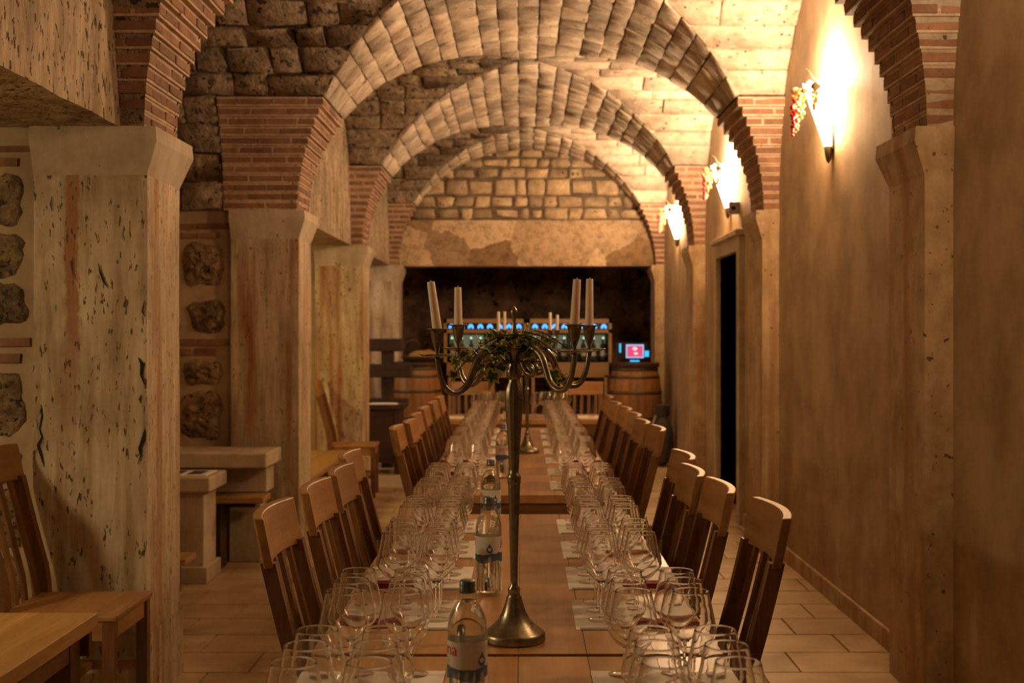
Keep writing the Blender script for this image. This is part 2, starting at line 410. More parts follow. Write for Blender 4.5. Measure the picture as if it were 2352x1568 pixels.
def cell(yc, x_out_r, x_out_l, right_mat='vault', left_mat='mason', stones=True, left_low=False):
    for side, xo, mat in ((1, x_out_r, right_mat), (-1, x_out_l, left_mat)):
        xi = lambda ph: X0 + side*AX*abs(math.cos(ph))
        mb = MB(); n = 32; off = -.04 if stones else 0
        lowbeyond = (side == -1 and left_low)
        for a in range(n+1):
            ph = PI*a/n
            for q in range(5):
                x = xi(ph)+(xo-xi(ph))*q/4; mb.v.append(tuple(Cp(ph, x, yc, off)))
        for a in range(n):
            for q in range(4): mb.f.append((a*5+q, (a+1)*5+q, (a+1)*5+q+1, a*5+q+1)); mb.mi.append(0)
        root = struct(mb.build('ceiling', 'joint' if stones else mat))
        if not stones: continue
        cour = []
        nC = 17
        phs = [TH0 + (PI-2*TH0)*(k + (random.uniform(-.18,.18) if 0 < k < nC else 0))/nC for k in range(nC+1)]
        for k in range(nC): cour.append((phs[k], phs[k+1], xi, .0))
        if lowbeyond:
            for k in range(4):
                a, b = PI-TH0*(k+1)/4, PI-TH0*k/4
                cour.append((a, b, (lambda ph: -2.055), 0)); cour.append((PI-b, PI-a, (lambda ph: -2.055), 0))
        for (p0, p1, fx, _) in cour:
            pm = (p0+p1)/2
            if abs(xo-fx(pm)) < .04: continue
            cuts = splits(0, abs(xo-fx(pm)), .24, .52) if side == 1 else splits(0, abs(xo-fx(pm)), .18, .42)
            for q in range(len(cuts)-1):
                L = cuts[q+1]-cuts[q]
                xa = (lambda ph, c=cuts[q]: fx(ph) if c == 0 else fx(pm)+side*c)
                xb = (lambda ph, c=cuts[q+1]: fx(pm)+side*c)
                if q == len(cuts)-2: xb = lambda ph: xo
                def P(s, t, h):
                    ph = p0+(p1-p0)*t; return Cp(ph, xa(ph)+(xb(ph)-xa(ph))*s, yc, h)
                rough = side == -1
                block(P, L, .15, gap=random.uniform(.001,.008) if rough else random.uniform(.002,.006), rnd_=.013 if rough else .009,
                      proud=random.uniform(-.022,.014) if rough else random.uniform(-.004,.004), jit=.017 if rough else .006, nz=.011 if rough else .004, depth=.04).build('stone', mat, root, True)

BC = [PY[0]-BY] + [ (PY[i]+PD+PY[i+1])/2 for i in range(4)]     # centres of the bays
arch(0, stones=False); arch(1, near=True, far=True, stones=True); arch(2); arch(3); arch(4, far=False)
cell(BC[0], XR, XLW, stones=False); cell(BC[1], XR, XLW, stones=False)
cell(BC[2], XR, XLO, left_low=True); cell(BC[3], XR, XLW); cell(BC[4], XR, XLW)

# ------------------------------------------------------------------ pillars with their brick springers
def hfac(z): return math.sqrt(max(0, 1-((z-ZS)/AZ)**2))
def springer(root, i, side, xo):
    y0, y1 = PY[i], PY[i]+PD
    core = MB()
    for c in range(12):
        z0 = ZS + c*.0617; z1 = z0+.0617; zb0, zb1 = z0+.012, z0+.048
        f = hfac(z0+.045); e = AX*(1-f); g = BY*(1-f)
        xi = X0+side*(AX-e); ya, yb = y0-g, y1+(g if i < 4 else 0)
        xa, xb = (xi, xo) if side > 0 else (xo, xi)
        m = .004
        core.box(xa+(m if side > 0 else 0), xb-(m if side < 0 else 0), ya+m, yb-m, z0, z1)
        # front row
        cuts = splits(0, abs(xo-xi), .10 if c % 2 else .14, .24)
        if c % 2: cuts = [0]+[q for q in (.11+k*.235 for k in range(9)) if q < abs(xo-xi)-.06]+[abs(xo-xi)]
        else: cuts = [0]+[q for q in (.215+k*.235 for k in range(9)) if q < abs(xo-xi)-.06]+[abs(xo-xi)]
        jj = .017
        for q in range(len(cuts)-1):
            a, b = xi+side*(cuts[q]+(jj/2 if q else 0)), xi+side*(cuts[q+1]-jj/2)
            if a > b: a, b = b, a
            dy = random.uniform(-.004,.003)
            MB().box(a, b, ya+dy, ya+.09, zb0, zb1, j=.0022).build('brick', 'brick', root)
        # inner row
        L = yb-(ya+.10); k = max(1, round(L/.2)); s0 = ya+.10
        for q in range(k):
            a, b = s0+L*q/k, s0+L*(q+1)/k-jj
            dx = random.uniform(-.004,.003)
            p, r = (xi+dx, xi+.09) if side > 0 else (xi-.09, xi-dx)
            MB().box(p, r, a, b, zb0, zb1, j=.0022).build('brick', 'brick', root)
    core.build('mortar_core', 'mortar', root)

def pillar(i, side, label):
    y0, y1 = PY[i], PY[i]+PD
    root = empty('stone_pillar', ((XRP+XR)/2 if side > 0 else (XL0+XL1)/2, (y0+y1)/2, 0)); tag(root, label, 'pillar', 'stone pillars carrying the vault')
    inv = Matrix.Translation(-Vector(root.location))
    xa, xb = (XRP, XR+.03) if side > 0 else (XL1, XL0)
    tmp = []
    def sh(mb, name, mat): tmp.append(mb.build(name, mat, root))
    zc = 2.166
    # shaft as a lightly uneven column
    mb = MB(); nx, nz_ = 6, 22
    ring = []
    for q in range(nx): ring.append((xa+(xb-xa)*q/nx, y0))
    for q in range(nx): ring.append((xb, y0+(y1-y0)*q/nx))
    for q in range(nx): ring.append((xb-(xb-xa)*q/nx, y1))
    for q in range(nx): ring.append((xa, y1-(y1-y0)*q/nx))
    for a in range(nz_+1):
        z = zc*a/nz_
        for (x, y) in ring:
            d = noise.noise(Vector((x*3, y*3, z*1.3)))*.004
            mb.v.append((x+(d if x in (xa, xb) else 0), y+(d if y in (y0, y1) else 0), z))
    R = len(ring)
    for a in range(nz_):
        for q in range(R): mb.f.append((a*R+q, a*R+(q+1) % R, (a+1)*R+(q+1) % R, (a+1)*R+q)); mb.mi.append(0)
    sh(mb, 'shaft', ('trav1' if i == 1 else 'trav') if side < 0 else 'travR')
    if side < 0 and i == 1:      # deep black cracks in the front face
        q_ = 2800/y0
        for cr in ([(95,928,1),(98,955,4),(92,985,3),(98,1003,4),(89,1022,7),(96,1045,6),(103,1072,1)], [(227,604,1),(231,625,4),(240,648,5),(250,662,1)], [(333,690,2),(328,716,4),(334,728,1)], [(318,820,1),(328,836,9),(326,860,7),(333,885,1)],
                   [(326,905,1),(322,916,4),(324,926,1)], [(334,985,2),(330,1008,9),(322,1030,7),(325,1045,4),(317,1066,1)], [(168,590,1),(166,612,3),(170,640,1)], [(121,55,1),(119,110,9),(113,150,1)][:0] or [(120,450,1),(118,470,3),(121,485,1)]):
            mb = MB()
            for (px, py, wd) in cr:
                X_, z = (px-1200)/q_, CAMZ-(py-765)/q_; mb.v += [(X_-wd*.55/q_, y0-.0062, z), (X_+wd*.55/q_, y0-.0062, z)]
            for k in range(len(cr)-1): mb.f.append((2*k, 2*k+1, 2*k+3, 2*k+2)); mb.mi.append(0)
            sh(mb, 'crack', 'crackdark')
    # capital: flares out, then a short upright band
    o = .045; oy = .06
    X = lambda e: ((xa-e, xb) if side > 0 else (xa-e*.3, xb+e))
    mb = MB()
    lv = [(zc, 0, 0), (2.305, o, oy), (ZS, o*.9, oy*.95)]
    for z, e, ey in lv:
        a, b = X(e); mb.v += [(a, y0-ey*.25, z), (b, y0-ey*.25, z), (b, y1+ey, z), (a, y1+ey, z)]
    for k in range(2):
        for q in range(4): mb.f.append((k*4+q, k*4+(q+1) % 4, k*4+4+(q+1) % 4, k*4+4+q)); mb.mi.append(0)
    mb.f += [(3,2,1,0), (8,9,10,11)]; mb.mi += [0,0]
    sh(mb, 'capital', 'slab' if side < 0 else 'travR')
    a, b = X(.012)
    if side < 0: sh(MB().box(a, b, y0-.012, y1+.012, 0, .29), 'plinth', 'trav' if side < 0 else 'travR')
    springer(root, i, side, XR+.01 if side > 0 else -2.05)
    for ch in root.children: ch.matrix_parent_inverse = inv
    return root
names = {1: 'nearest', 2: 'second', 3: 'third', 4: 'farthest'}
pillar(0, 1, 'ochre stone pilaster beside the camera on the right wall'); pillar(0, -1, 'travertine pillar beside the camera on the left')
pillar(1, -1, 'broad rust-streaked travertine pillar with brick springer, nearest on the left')
pillar(2, -1, 'travertine pillar with wide brick springer behind the stone table on the left')
pillar(3, -1, 'yellowish lit travertine pillar behind the wooden bench, third on the left')
pillar(4, -1, 'pale travertine pillar beside the dark cave opening on the left')
pillar(1, 1, 'large ochre pilaster with shaded brick springer, nearest on the right wall')
pillar(2, 1, 'ochre pilaster between the nearest torch and the dark doorway')
pillar(3, 1, 'ochre pilaster on the right wall just beyond the dark doorway')
pillar(4, 1, 'narrow ochre pilaster beside the barrel at the cave opening')

# ------------------------------------------------------------------ walls
D0, D1, DH = 9.78, 10.83, 2.18
mb = MB(); mb.box(XR, XR+.3, -1.4, D0, 0, 4.1); mb.box(XR, XR+.3, D1, 15.7, 0, 4.1); mb.box(XR, XR+.3, D0, D1, DH, 4.1)
struct(mb.build('wall_right', 'plaster'))
mb = MB()
for a, b in ((-1.3, 1.58), (2.1, 4.96), (5.48, 8.34), (8.86, D0-.12), (D1+.12, 11.72), (12.24, 15.1)): mb.box(XR-.016, XR+.01, a, b, 0, .10)
struct(bevel(mb.build('baseboard_right', 'travR'), .004))
struct(MB().box(XLO-.2, XLO, -1.4, 15.7, 0, 4.1).build('wall_left', 'plaster'))
struct(MB().box(XLO-.2, XR+.3, -1.6, -1.3, 0, 4.1).build('wall_back', 'plaster'))
def arcade(i, name):
    a = -1.3 if i == 0 else PY[i-1]+PD; b = PY[i]
    mb = MB(); nx, nz_ = 18, 12
    # room face as a rough slab
    for k in range(nz_+1):
        z = ZS+(4.1-ZS)*k/nz_
        for q in range(nx+1):
            y = a+(b-a)*q/nx; mb.v.append((XLW+noise.noise(Vector((y*2.5, z*2.5, i*7)))*.012, y, z + (noise.noise(Vector((y*4, 0, i*3)))*.008 if k == 0 else 0)))
    for k in range(nz_):
        for q in range(nx): mb.f.append((k*(nx+1)+q, k*(nx+1)+q+1, (k+1)*(nx+1)+q+1, (k+1)*(nx+1)+q)); mb.mi.append(0)
    o = len(mb.v)
    for q in range(nx+1):
        y = a+(b-a)*q/nx; mb.v.append((XLO, y, ZS))
    for q in range(nx): mb.f.append((q, o+q, o+q+1, q+1)); mb.mi.append(0)
    struct(mb.build(name, 'arc'))
arcade(0, 'wall_arcade_front'); arcade(1, 'wall_arcade_near'); arcade(3, 'wall_arcade_far'); arcade(4, 'wall_arcade_end')

def rubble(cx, cz, w_, h_, y, d=.045, parent=None):
    nA, nR = 28, 9; mb = MB(); seed = random.uniform(0, 99)
    mb.v.append((cx, y-d, cz))
    for r in range(1, nR+1):
        f = r/nR
        for k in range(nA):
            a = 2*PI*k/nA; ca, sa = math.cos(a), math.sin(a)
            q = (abs(ca)**3.2+abs(sa)**3.2)**(-1/3.2)
            rr = f*q*(1+.30*noise.noise(Vector((ca*1.3+seed, sa*1.3, 0)))+.10*noise.noise(Vector((ca*4+seed, sa*4, 2))))
            dz = d*(1-f**3.5)+.030*noise.fractal(Vector((ca*f*3.6+seed, sa*f*3.6, 5)), .8, 2.1, 4)*(1-f**4)
            mb.v.append((cx+ca*rr*w_/2*f/f, y-dz+(.02 if r == nR else 0), cz+sa*rr*h_/2))
    for k in range(nA): mb.f.append((0, 1+(k+1) % nA, 1+k)); mb.mi.append(0)
    for r in range(nR-1):
        for k in range(nA):
            a, b = 1+r*nA+k, 1+r*nA+(k+1) % nA; mb.f.append((a, b, b+nA, a+nA)); mb.mi.append(0)
    return mb.build('rubble_stone', 'rubble', parent, True)
def niche_wall(i, name, k_, items, x_lo):
    y = PY[i]+.05
    wl = struct(MB().box(XLO, XL1+.01, y, PY[i]+.42, 0, ZS+.02).build(name, 'plaster'))
    zz = lambda py: CAMZ-(py-765)/k_
    xx = lambda px: (px-1200)/k_
    for it in items:
        if it[0] == 'b':
            _, py0, py1, off = it; x = XL1-.03-off
            while x > x_lo:
                L = .155 if off else .21
                MB().box(max(x-L, x_lo-.05), x, y-.012, y+.05, zz(py1), zz(py0), j=.003).build('brick', 'brick', wl); x -= L+.016; off = 0
        else:
            _, px0, px1, py0, py1 = it
            rubble(xx((px0+px1)/2), zz((py0+py1)/2), (px1-px0)/k_, (py1-py0)/k_*1.04, y, .026, wl)
    return wl
niche_wall(1, 'wall_niche_near', 557, [('b', 335, 349, 0), ('b', 362, 382, .05), ('s', -50, 52, 395, 520), ('s', -160, -60, 400, 560), ('s', -70, 58, 530, 640), ('s', -45, 62, 648, 748),
    ('b', 776, 796, .0), ('b', 812, 833, .04), ('s', -40, 60, 848, 1004), ('s', -150, -50, 860, 990), ('s', -60, 55, 1020, 1110), ('s', -30, 60, 1130, 1260), ('s', -45, 58, 1275, 1390), ('s', -40, 60, 1400, 1500)], -2.5)
niche_wall(2, 'wall_niche_middle', 334, [('b', 513, 525, 0), ('b', 535, 546, .06), ('s', 405, 520, 556, 660), ('s', 428, 518, 688, 765), ('s', 340, 415, 680, 770), ('b', 779, 793, 0), ('b', 800, 815, .08),
    ('s', 408, 516, 826, 886), ('s', 404, 512, 898, 1012), ('s', 400, 510, 1030, 1130), ('s', 390, 500, 1140, 1240)], -2.7)
struct(MB().box(XLO, XL1+.01, PY[3]+.05, PY[3]+.42, 0, ZS+.02).build('wall_niche_far', 'plaster'))
struct(MB().box(XLO, XL1+.01, PY[4]+.05, PY[4]+.42, 0, ZS+.02).build('wall_niche_end', 'plaster'))

# end wall: block lunette above one great patched lintel
YE = 15.3
we = struct(MB().box(-2.0, 2.0, YE+.03, YE+.35, 2.90, 4.1).build('wall_end', 'joint'))
rows = [2.943, 3.096, 3.248, 3.46, 3.60, 3.725, 3.85, 3.98]
for r in range(len(rows)-1):
    cuts = splits(-1.7, 1.75, .13, .34); z0, z1 = rows[r], rows[r+1]
    for q in range(len(cuts)-1):
        xa, xb = cuts[q], cuts[q+1]
        if min(abs(xa-X0), abs(xb-X0)) > AX*math.sqrt(max(0, 1-((z0-ZS)/AZ)**2))+.02: continue
        sk0, sk1 = random.uniform(-.03,.03), random.uniform(-.03,.03)
        P = lambda s, t, h: Vector((xa+(xb-xa)*s+(sk0*(1-s)+sk1*s)*(t-.5), YE+.012-h, z0+(z1-z0)*t))
        block(P, xb-xa, z1-z0, gap=random.uniform(.005,.016), rnd_=.026, depth=.03, proud=random.uniform(-.014,.016), jit=.013, nz=.006).build('stone', 'endstone', we, True)
mb = MB(); nx, nz_ = 30, 6
for k in range(nz_+1):
    for q in range(nx+1):
        x, z = -1.62+3.27*q/nx, ZS+(2.937-ZS)*k/nz_
        mb.v.append((x, YE+noise.noise(Vector((x*3, 0, z*3)))*.015, z))
for k in range(nz_):
    for q in range(nx): mb.f.append((k*(nx+1)+q, k*(nx+1)+q+1, (k+1)*(nx+1)+q+1, (k+1)*(nx+1)+q)); mb.mi.append(0)
mb.box(-1.62, 1.65, YE+.02, YE+.4, ZS, 2.937)
mb.build('lintel', 'lintel', we)['label'] = 'long patched stone lintel over the cave opening'

# cave behind the opening
mb = MB(); nx, nz_ = 44, 26
def grid(P, nx, nz_):
    o = len(mb.v)
    for k in range(nz_+1):
        for q in range(nx+1):
            p = Vector(P(q/nx, k/nz_)); n_ = noise.fractal(p*1.1, 1.0, 2.0, 4)*.28
            mb.v.append(tuple(p + Vector((n_*.4, n_, n_*.4))))
    for k in range(nz_):
        for q in range(nx): a = o+k*(nx+1)+q; mb.f.append((a, a+1, a+nx+2, a+nx+1)); mb.mi.append(0)
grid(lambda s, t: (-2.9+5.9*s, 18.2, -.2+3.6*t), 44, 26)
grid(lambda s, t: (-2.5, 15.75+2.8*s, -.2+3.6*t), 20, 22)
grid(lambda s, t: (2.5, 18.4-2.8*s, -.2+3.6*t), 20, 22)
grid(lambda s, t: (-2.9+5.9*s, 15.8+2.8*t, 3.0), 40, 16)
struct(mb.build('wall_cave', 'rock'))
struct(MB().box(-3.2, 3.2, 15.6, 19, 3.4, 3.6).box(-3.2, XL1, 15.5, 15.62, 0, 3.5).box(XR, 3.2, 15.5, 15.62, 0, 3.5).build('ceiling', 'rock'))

# floor
fl = struct(MB().box(XLO-.2, 3.2, -1.5, 19, -.08, -.008).build('floor', 'grout'))
th, tw = .345, .62
TI = 0
r = 0; y = 3.05
while y < 12.4:
    x = XLO + (.31 if r % 2 else 0) - .2 + (.13 if r % 3 == 0 else 0)
    while x < XR+.2:
        a, b = max(x, XLO), min(x+tw, XR+.3)
        if b-a > .03 and TI < 299:
            e = .003
            mb = MB(); h = random.uniform(-.0008,.0008)
            mb.hexa([(a+e,y+e,-.02),(b-e,y+e,-.02),(b-e,y+th-e,-.02),(a+e,y+th-e,-.02)], [(a+e+.003,y+e+.003,h),(b-e-.003,y+e+.003,h),(b-e-.003,y+th-e-.003,h),(a+e+.003,y+th-e-.003,h)])
            mb.build('tile', 'tile', fl); TI += 1
        x += tw
    y += th; r += 1
YT = y
rest = MB()
for (ya_, yb_) in ((-1.4, 3.05), (YT, 18.8)):
    yy = ya_; r = 0
    while yy < yb_-.02:
        x = XLO + (.31 if r % 2 else 0) - .31
        while x < 2.9:
            rest.box(max(x, XLO)+.003, x+tw-.003, yy+.003, min(yy+th, yb_)-.003, -.02, 0); x += tw
        yy += th; r += 1
rest.build('outer_tiles', 'tile', fl)['kind'] = 'stuff'

# doorway in the right wall
dr = struct(MB().box(1.905, 1.955, D0, D1, .0, DH).build('door_1', 'doorleaf'), 'dark recessed door in the right wall')
for k in range(4): MB().box(1.893, 1.906, D0+.06+k*.245, D0+.06+k*.245+.20, .08, DH-.1).build('panel', 'doorleaf', dr)
MB().sphere((1.87, D0+.12, 1.02), .028).build('door_knob', 'hoop', dr, True)
fr = MB(); t_ = .115
for (a, b, z0, z1) in ((D0-t_, D0, 0, DH+.12), (D1, D1+t_, 0, DH+.12), (D0, D1, DH, DH+.12)): fr.box(XR-.045, XR+.15, a, b, z0, z1)
fr.box(XR-.075, XR, D0-t_-.03, D1+t_+.03, DH+.12, DH+.165)
bevel(fr.build('door_frame', 'slab', dr), .006)

# ------------------------------------------------------------------ wall torches with resin grapes
def torch(yc, label, grapes=True, dim=1.0):
    root = empty('wall_torch', (XR, yc, 2.5)); tag(root, label, 'wall lamp', 'grape torches on the right wall')
    # half cone shade against the wall: local x negative = into the room
    prof = [(.016, .05), (.034, .12), (.060, .22), (.088, .33), (.112, .43)]
    mb = MB(); seg = 16
    for r_, z in prof:
        for k in range(seg+1):
            a = PI/2+PI*k/seg; mb.v.append((-.018+r_*1.35*math.cos(a), r_*math.sin(a), z+(.012*math.sin(k*1.9) if z > .4 else 0)))
    n = seg+1
    for i in range(len(prof)-1):
        for k in range(seg): mb.f.append((i*n+k, i*n+k+1, (i+1)*n+k+1, (i+1)*n+k)); mb.mi.append(0)
    mb.build('shade', 'shade' if dim == 1.0 else 'shade_dim', root, True)
    MB().lathe([(.001,-.02),(.014,.0),(.020,.03),(.026,.075),(.018,.085)], 14, (-.026,0,0)).build('tip', 'leafd', root, True)
    MB().box(-.014, .0, -.035, .035, .06, .40).build('back_plate', 'hoop', root)
    MB().sphere((-.065, 0, .345), .026, 12, 8).build('bulb', 'bulb' if dim == 1.0 else 'bulb_dim', root, True)
    if grapes:
        rg = random.Random(int(yc*10))
        def bunch(cx, cy, cz, L, n_, wd):
            b = MB()
            for k in range(n_):
                f = k/n_; w2 = wd*(1-f*.75)
                b.sphere((cx+rg.uniform(-w2, w2)*.8, cy+rg.uniform(-w2, w2), cz-f*L+rg.uniform(-.008,.008)), rg.uniform(.009,.0125), 8, 5)
            return b
        bunch(-.215, -.02, .36, .20, 46, .042).build('amber_grapes', 'amber', root, True)
        bunch(-.17, .05, .40, .15, 34, .036).build('amber_grapes', 'amber', root, True)
        bunch(-.235, -.045, .34, .21, 18, .022).build('pink_grapes', 'pink', root, True)
        bunch(-.12, -.07, .40, .13, 24, .022).build('amber_grapes', 'amber', root, True)
        for (a, b, c, s_) in ((-.115,-.085,.40,.035), (-.17,-.04,.385,.025), (-.2,.05,.40,.03)):
            MB().add([(a-s_,b,c),(a-s_*.3,b-.01,c-s_*.9),(a+s_*.5,b,c-s_*.5),(a+s_,b-.006,c+s_*.2),(a+s_*.2,b,c+s_*.8),(a-s_*.6,b-.006,c+s_*.6)], [(0,1,2,3,4,5)]).build('resin_leaf', 'leafd', root)
        MB().tube([(-.02,-.02,.45),(-.09,-.03,.442),(-.12,-.03,.46),(-.14,-.03,.50),(-.16,-.03,.515)], .0025, 6).build('twig', 'vine', root)
    l = bpy.data.lights.new('torch_light', 'POINT'); l.energy = BULB_W*dim; l.color = BULB; l.shadow_soft_size = .03
    lo = bpy.data.objects.new('torch_light', l); COL.objects.link(lo); lo.parent = root; lo.location = (-.075, 0, .445)
torch(BC[2], 'glowing grape torch high on the right wall, nearest and largest')
torch(BC[3], 'glowing grape torch above the dark doorway')
torch(BC[4], 'glowing grape torch farthest along the right wall near the cave')
torch(BC[1], 'grape torch on the right wall just outside the picture', False, .42)

def niche_lamp(x, y, z, W, colr, label):
    root = empty('niche_lamp', (x, y, z)); tag(root, label, 'wall lamp', 'lamps hidden in the left niches')
    MB().lathe([(.0,.125),(.06,.115),(.115,.085),(.15,.03),(.143,.03),(.108,.078),(.055,.106),(.0,.114)], 24).build('dome', 'slab', root, True)  # dome added to stop upward light and keep the niche soffit dark
    MB().box(-.25, -.10, -.02, .02, .07, .10).build('bracket', 'iron', root)
    l = bpy.data.lights.new('niche_light', 'POINT'); l.energy = W; l.color = colr; l.shadow_soft_size = .10
    lo = bpy.data.objects.new('niche_light', l); COL.objects.link(lo); lo.parent = root; lo.location = (0,0,.03)
niche_lamp(-2.95, 2.9, 2.16, 22, NICHE, 'unseen lamp under an added light-blocking dome, nearest left niche')
niche_lamp(-3.05, 9.9, 2.05, 18, (1.0,.74,.28), 'hidden lamp under an added light-blocking dome, niche behind the bench')
niche_lamp(-3.05, 13.3, 2.05, 14, (1.0,.86,.62), 'hidden lamp under an added light-blocking dome, farthest left niche')

# ------------------------------------------------------------------ chairs
XC = [(0,.055),(.2,.085),(.46,.115),(.55,.103),(.61,.088),(.73,.055),(.83,.030),(.905,.012),(1.03,-.014)]
def xcur(z):
    for (a, b), (c, d) in zip(XC, XC[1:]):
        if a <= z <= c: return b+(d-b)*(z-a)/(c-a)
    return XC[-1][1]
HW = .215
def arc(y): return -.032*(1-(y/HW)**2)
def strip(mb, y, wy, wx, zs, arcd=True):
    prev = None; o = len(mb.v)
    for z in zs:
        x = xcur(z)+(arc(y) if arcd else 0)
        mb.v += [(x-wx/2, y-wy/2, z), (x+wx/2, y-wy/2, z), (x+wx/2, y+wy/2, z), (x-wx/2, y+wy/2, z)]
    n = len(zs)
    for i in range(n-1):
        for q in range(4): mb.f.append((o+i*4+q, o+i*4+(q+1) % 4, o+(i+1)*4+(q+1) % 4, o+(i+1)*4+q)); mb.mi.append(0)
    mb.f += [(o+3,o+2,o+1,o), (o+(n-1)*4, o+(n-1)*4+1, o+(n-1)*4+2, o+(n-1)*4+3)]; mb.mi += [0,0]
    return mb
def make_chair():
    root = empty('dining_chair')
    zs = [.0,.12,.3,.44,.5,.55,.61,.67,.73,.78,.83,.87,.91]
    for s in (-1, 1): strip(MB(), s*(HW-.02), .038, .040, zs, False).build('rear_leg', 'chair', root)
    for k in range(5): strip(MB(), (-.5+k*.25)*.29, .030, .014, [.45,.5,.55,.61,.67,.73,.78,.83,.87,.91]).build('slat', 'chair', root)
    mb = MB(); n = 12; wx = .026
    for q in range(n+1):
        y = -HW-.003+(2*HW+.006)*q/n
        for z in (.895, .96, 1.03):
            x = xcur(z)+arc(y)
            mb.v += [(x-wx/2, y, z), (x+wx/2, y, z)]
    for q in range(n):
        a, b = q*6, q*6+6
        mb.f += [(a,b,b+2,a+2),(a+2,b+2,b+4,a+4),(a+1,a+3,b+3,b+1),(a+3,a+5,b+5,b+3),(a+4,b+4,b+5,a+5),(a,a+1,b+1,b)]; mb.mi += [0]*6
    mb.f += [(0,2,3,1),(2,4,5,3),(n*6,n*6+1,n*6+3,n*6+2),(n*6+2,n*6+3,n*6+5,n*6+4)]; mb.mi += [0]*4
    bevel(mb.build('top_rail', 'chair_h', root), .004)
    mb = MB(); mb.hexa([(.10,-.195,.44),(.52,-.208,.44),(.52,.208,.44),(.10,.195,.44)], [(.10,-.195,.466),(.525,-.21,.466),(.525,.21,.466),(.10,.195,.466)])
    bevel(mb.build('seat', 'chair_h', root), .008)
    for s in (-1, 1):
        MB().box(.47, .512, s*.188-.02, s*.188+.02, 0, .44).build('front_leg', 'chair', root)
        MB().box(.13, .47, s*.19-.011, s*.19+.011, .375, .44).build('apron', 'chair_h', root)
        MB().box(.10, .47, s*.19-.009, s*.19+.009, .17, .205).build('stretcher', 'chair_h', root)
    MB().box(.48, .502, -.19, .19, .375, .44).build('apron', 'chair_h', root)
    MB().box(.28, .30, -.195, .195, .175, .20).build('stretcher', 'chair_h', root)
    return root
chair0 = make_chair(); used = [False]
def chair(x, y, rz, label, group=None, s=1.0):
    c = chair0 if not used[0] else copy_tree(chair0); used[0] = True
    c.location = (x, y, 0); c.rotation_euler = (0,0,rz); c.scale = (s,s,s); tag(c, label, 'chair', group); return c
ORD = ['first','second','third','fourth','fifth','sixth','seventh','eighth','ninth','tenth','eleventh','twelfth','thirteenth']
Rch = [(3.44,.686,.0),(3.955,.624,0),(4.395,.594,0),(4.96,.638,.03),(6.34,.685,0),(6.84,.655,.02),(7.42,.665,0),(8.0,.66,0),(8.62,.64,.02),(9.5,.65,0)]
Lch = [(3.44,-.685,0),(3.96,-.655,0),(4.42,-.64,0),(4.99,-.69,0),(6.39,-.64,.02),(6.85,-.612,0),(7.4,-.63,0),(8.05,-.63,0),(8.7,-.62,0),(9.4,-.62,0)]
for k, (y, x, a) in enumerate(Rch): chair(x, y, PI+a, ORD[k]+' slatted wooden chair from the camera along the right side of the long table', 'chairs along the long table')
for k, (y, x, a) in enumerate(Lch): chair(x, y, a, ORD[k]+' slatted wooden chair from the camera along the left side of the long table', 'chairs along the long table')
chair(-2.03, 4.68, 0, 'dark slatted wooden chair in front of the nearest left pillar', s=1.045)
chair(-1.90, 11.42, .05, 'slatted wooden chair by the bench in front of the third left pillar', s=1.045)
chair(.60, 12.35, -PI/2-.15, 'wooden chair at the far side of the end table, right')
chair(-.50, 12.35, -PI/2+.1, 'wooden chair at the far side of the end table, left')

# ------------------------------------------------------------------ tables
def table(x0, x1, y0, y1, label, planks=6, along='y', mat='table', h=.75, th=.04, apron=.09, cat='table', group=None, legs=None):
    root = empty('wooden_table', ((x0+x1)/2, (y0+y1)/2, 0)); tag(root, label, cat, group)
    hx, hy = (x1-x0)/2, (y1-y0)/2
    for k in range(planks):
        if along == 'y': a, b = -hx+2*hx*k/planks, -hx+2*hx*(k+1)/planks; bx = (a+.0004, b-.0004, -hy, hy)
        else: a, b = -hy+2*hy*k/planks, -hy+2*hy*(k+1)/planks; bx = (-hx, hx, a+.0004, b-.0004)
        bevel(MB().box(*bx, h-th, h).build('plank', mat, root), .0012, 1)
    i = .012
    for s in (-1, 1):
        MB().box(-hx+i, hx-i, s*(hy-i-.012)-.012, s*(hy-i-.012)+.012, h-th-apron, h-th).build('apron', 'apron', root)
        MB().box(s*(hx-.05)-.012, s*(hx-.05)+.012, -hy+.05, hy-.05, h-th-apron, h-th).build('apron', 'apron', root)
        for q in ([l-(y0+y1)/2 for l in legs] if legs else (-hy+.075, hy-.075)):
            MB().box(s*(hx-.07)-.035, s*(hx-.07)+.035, q-.035, q+.035, 0, h-th).build('leg', 'apron', root)
    return root
TG = 'wooden tables set end to end'
table(-.505, .485, .65, 2.905, 'honey wood table nearest the camera at the bottom edge', group=TG)
table(-.505, .485, 2.93, 5.19, 'wooden table carrying the ivy candelabra', group=TG, legs=(3.0, 4.70))
table(-.505, .485, 5.80, 7.86, 'wooden table behind the gap, carrying the farther candelabra', group=TG, legs=(5.9, 7.72))
table(-.505, .485, 7.87, 9.93, 'wooden table fourth from the camera in the long row', group=TG, legs=(8.33, 9.83))
table(-.74, .72, 10.85, 11.6, 'crosswise wooden table at the far end of the row', along='x', planks=4)
table(-2.3, -1.17, 2.12, 3.36, 'small honey wood table at the lower left corner', mat='bench', apron=.07)

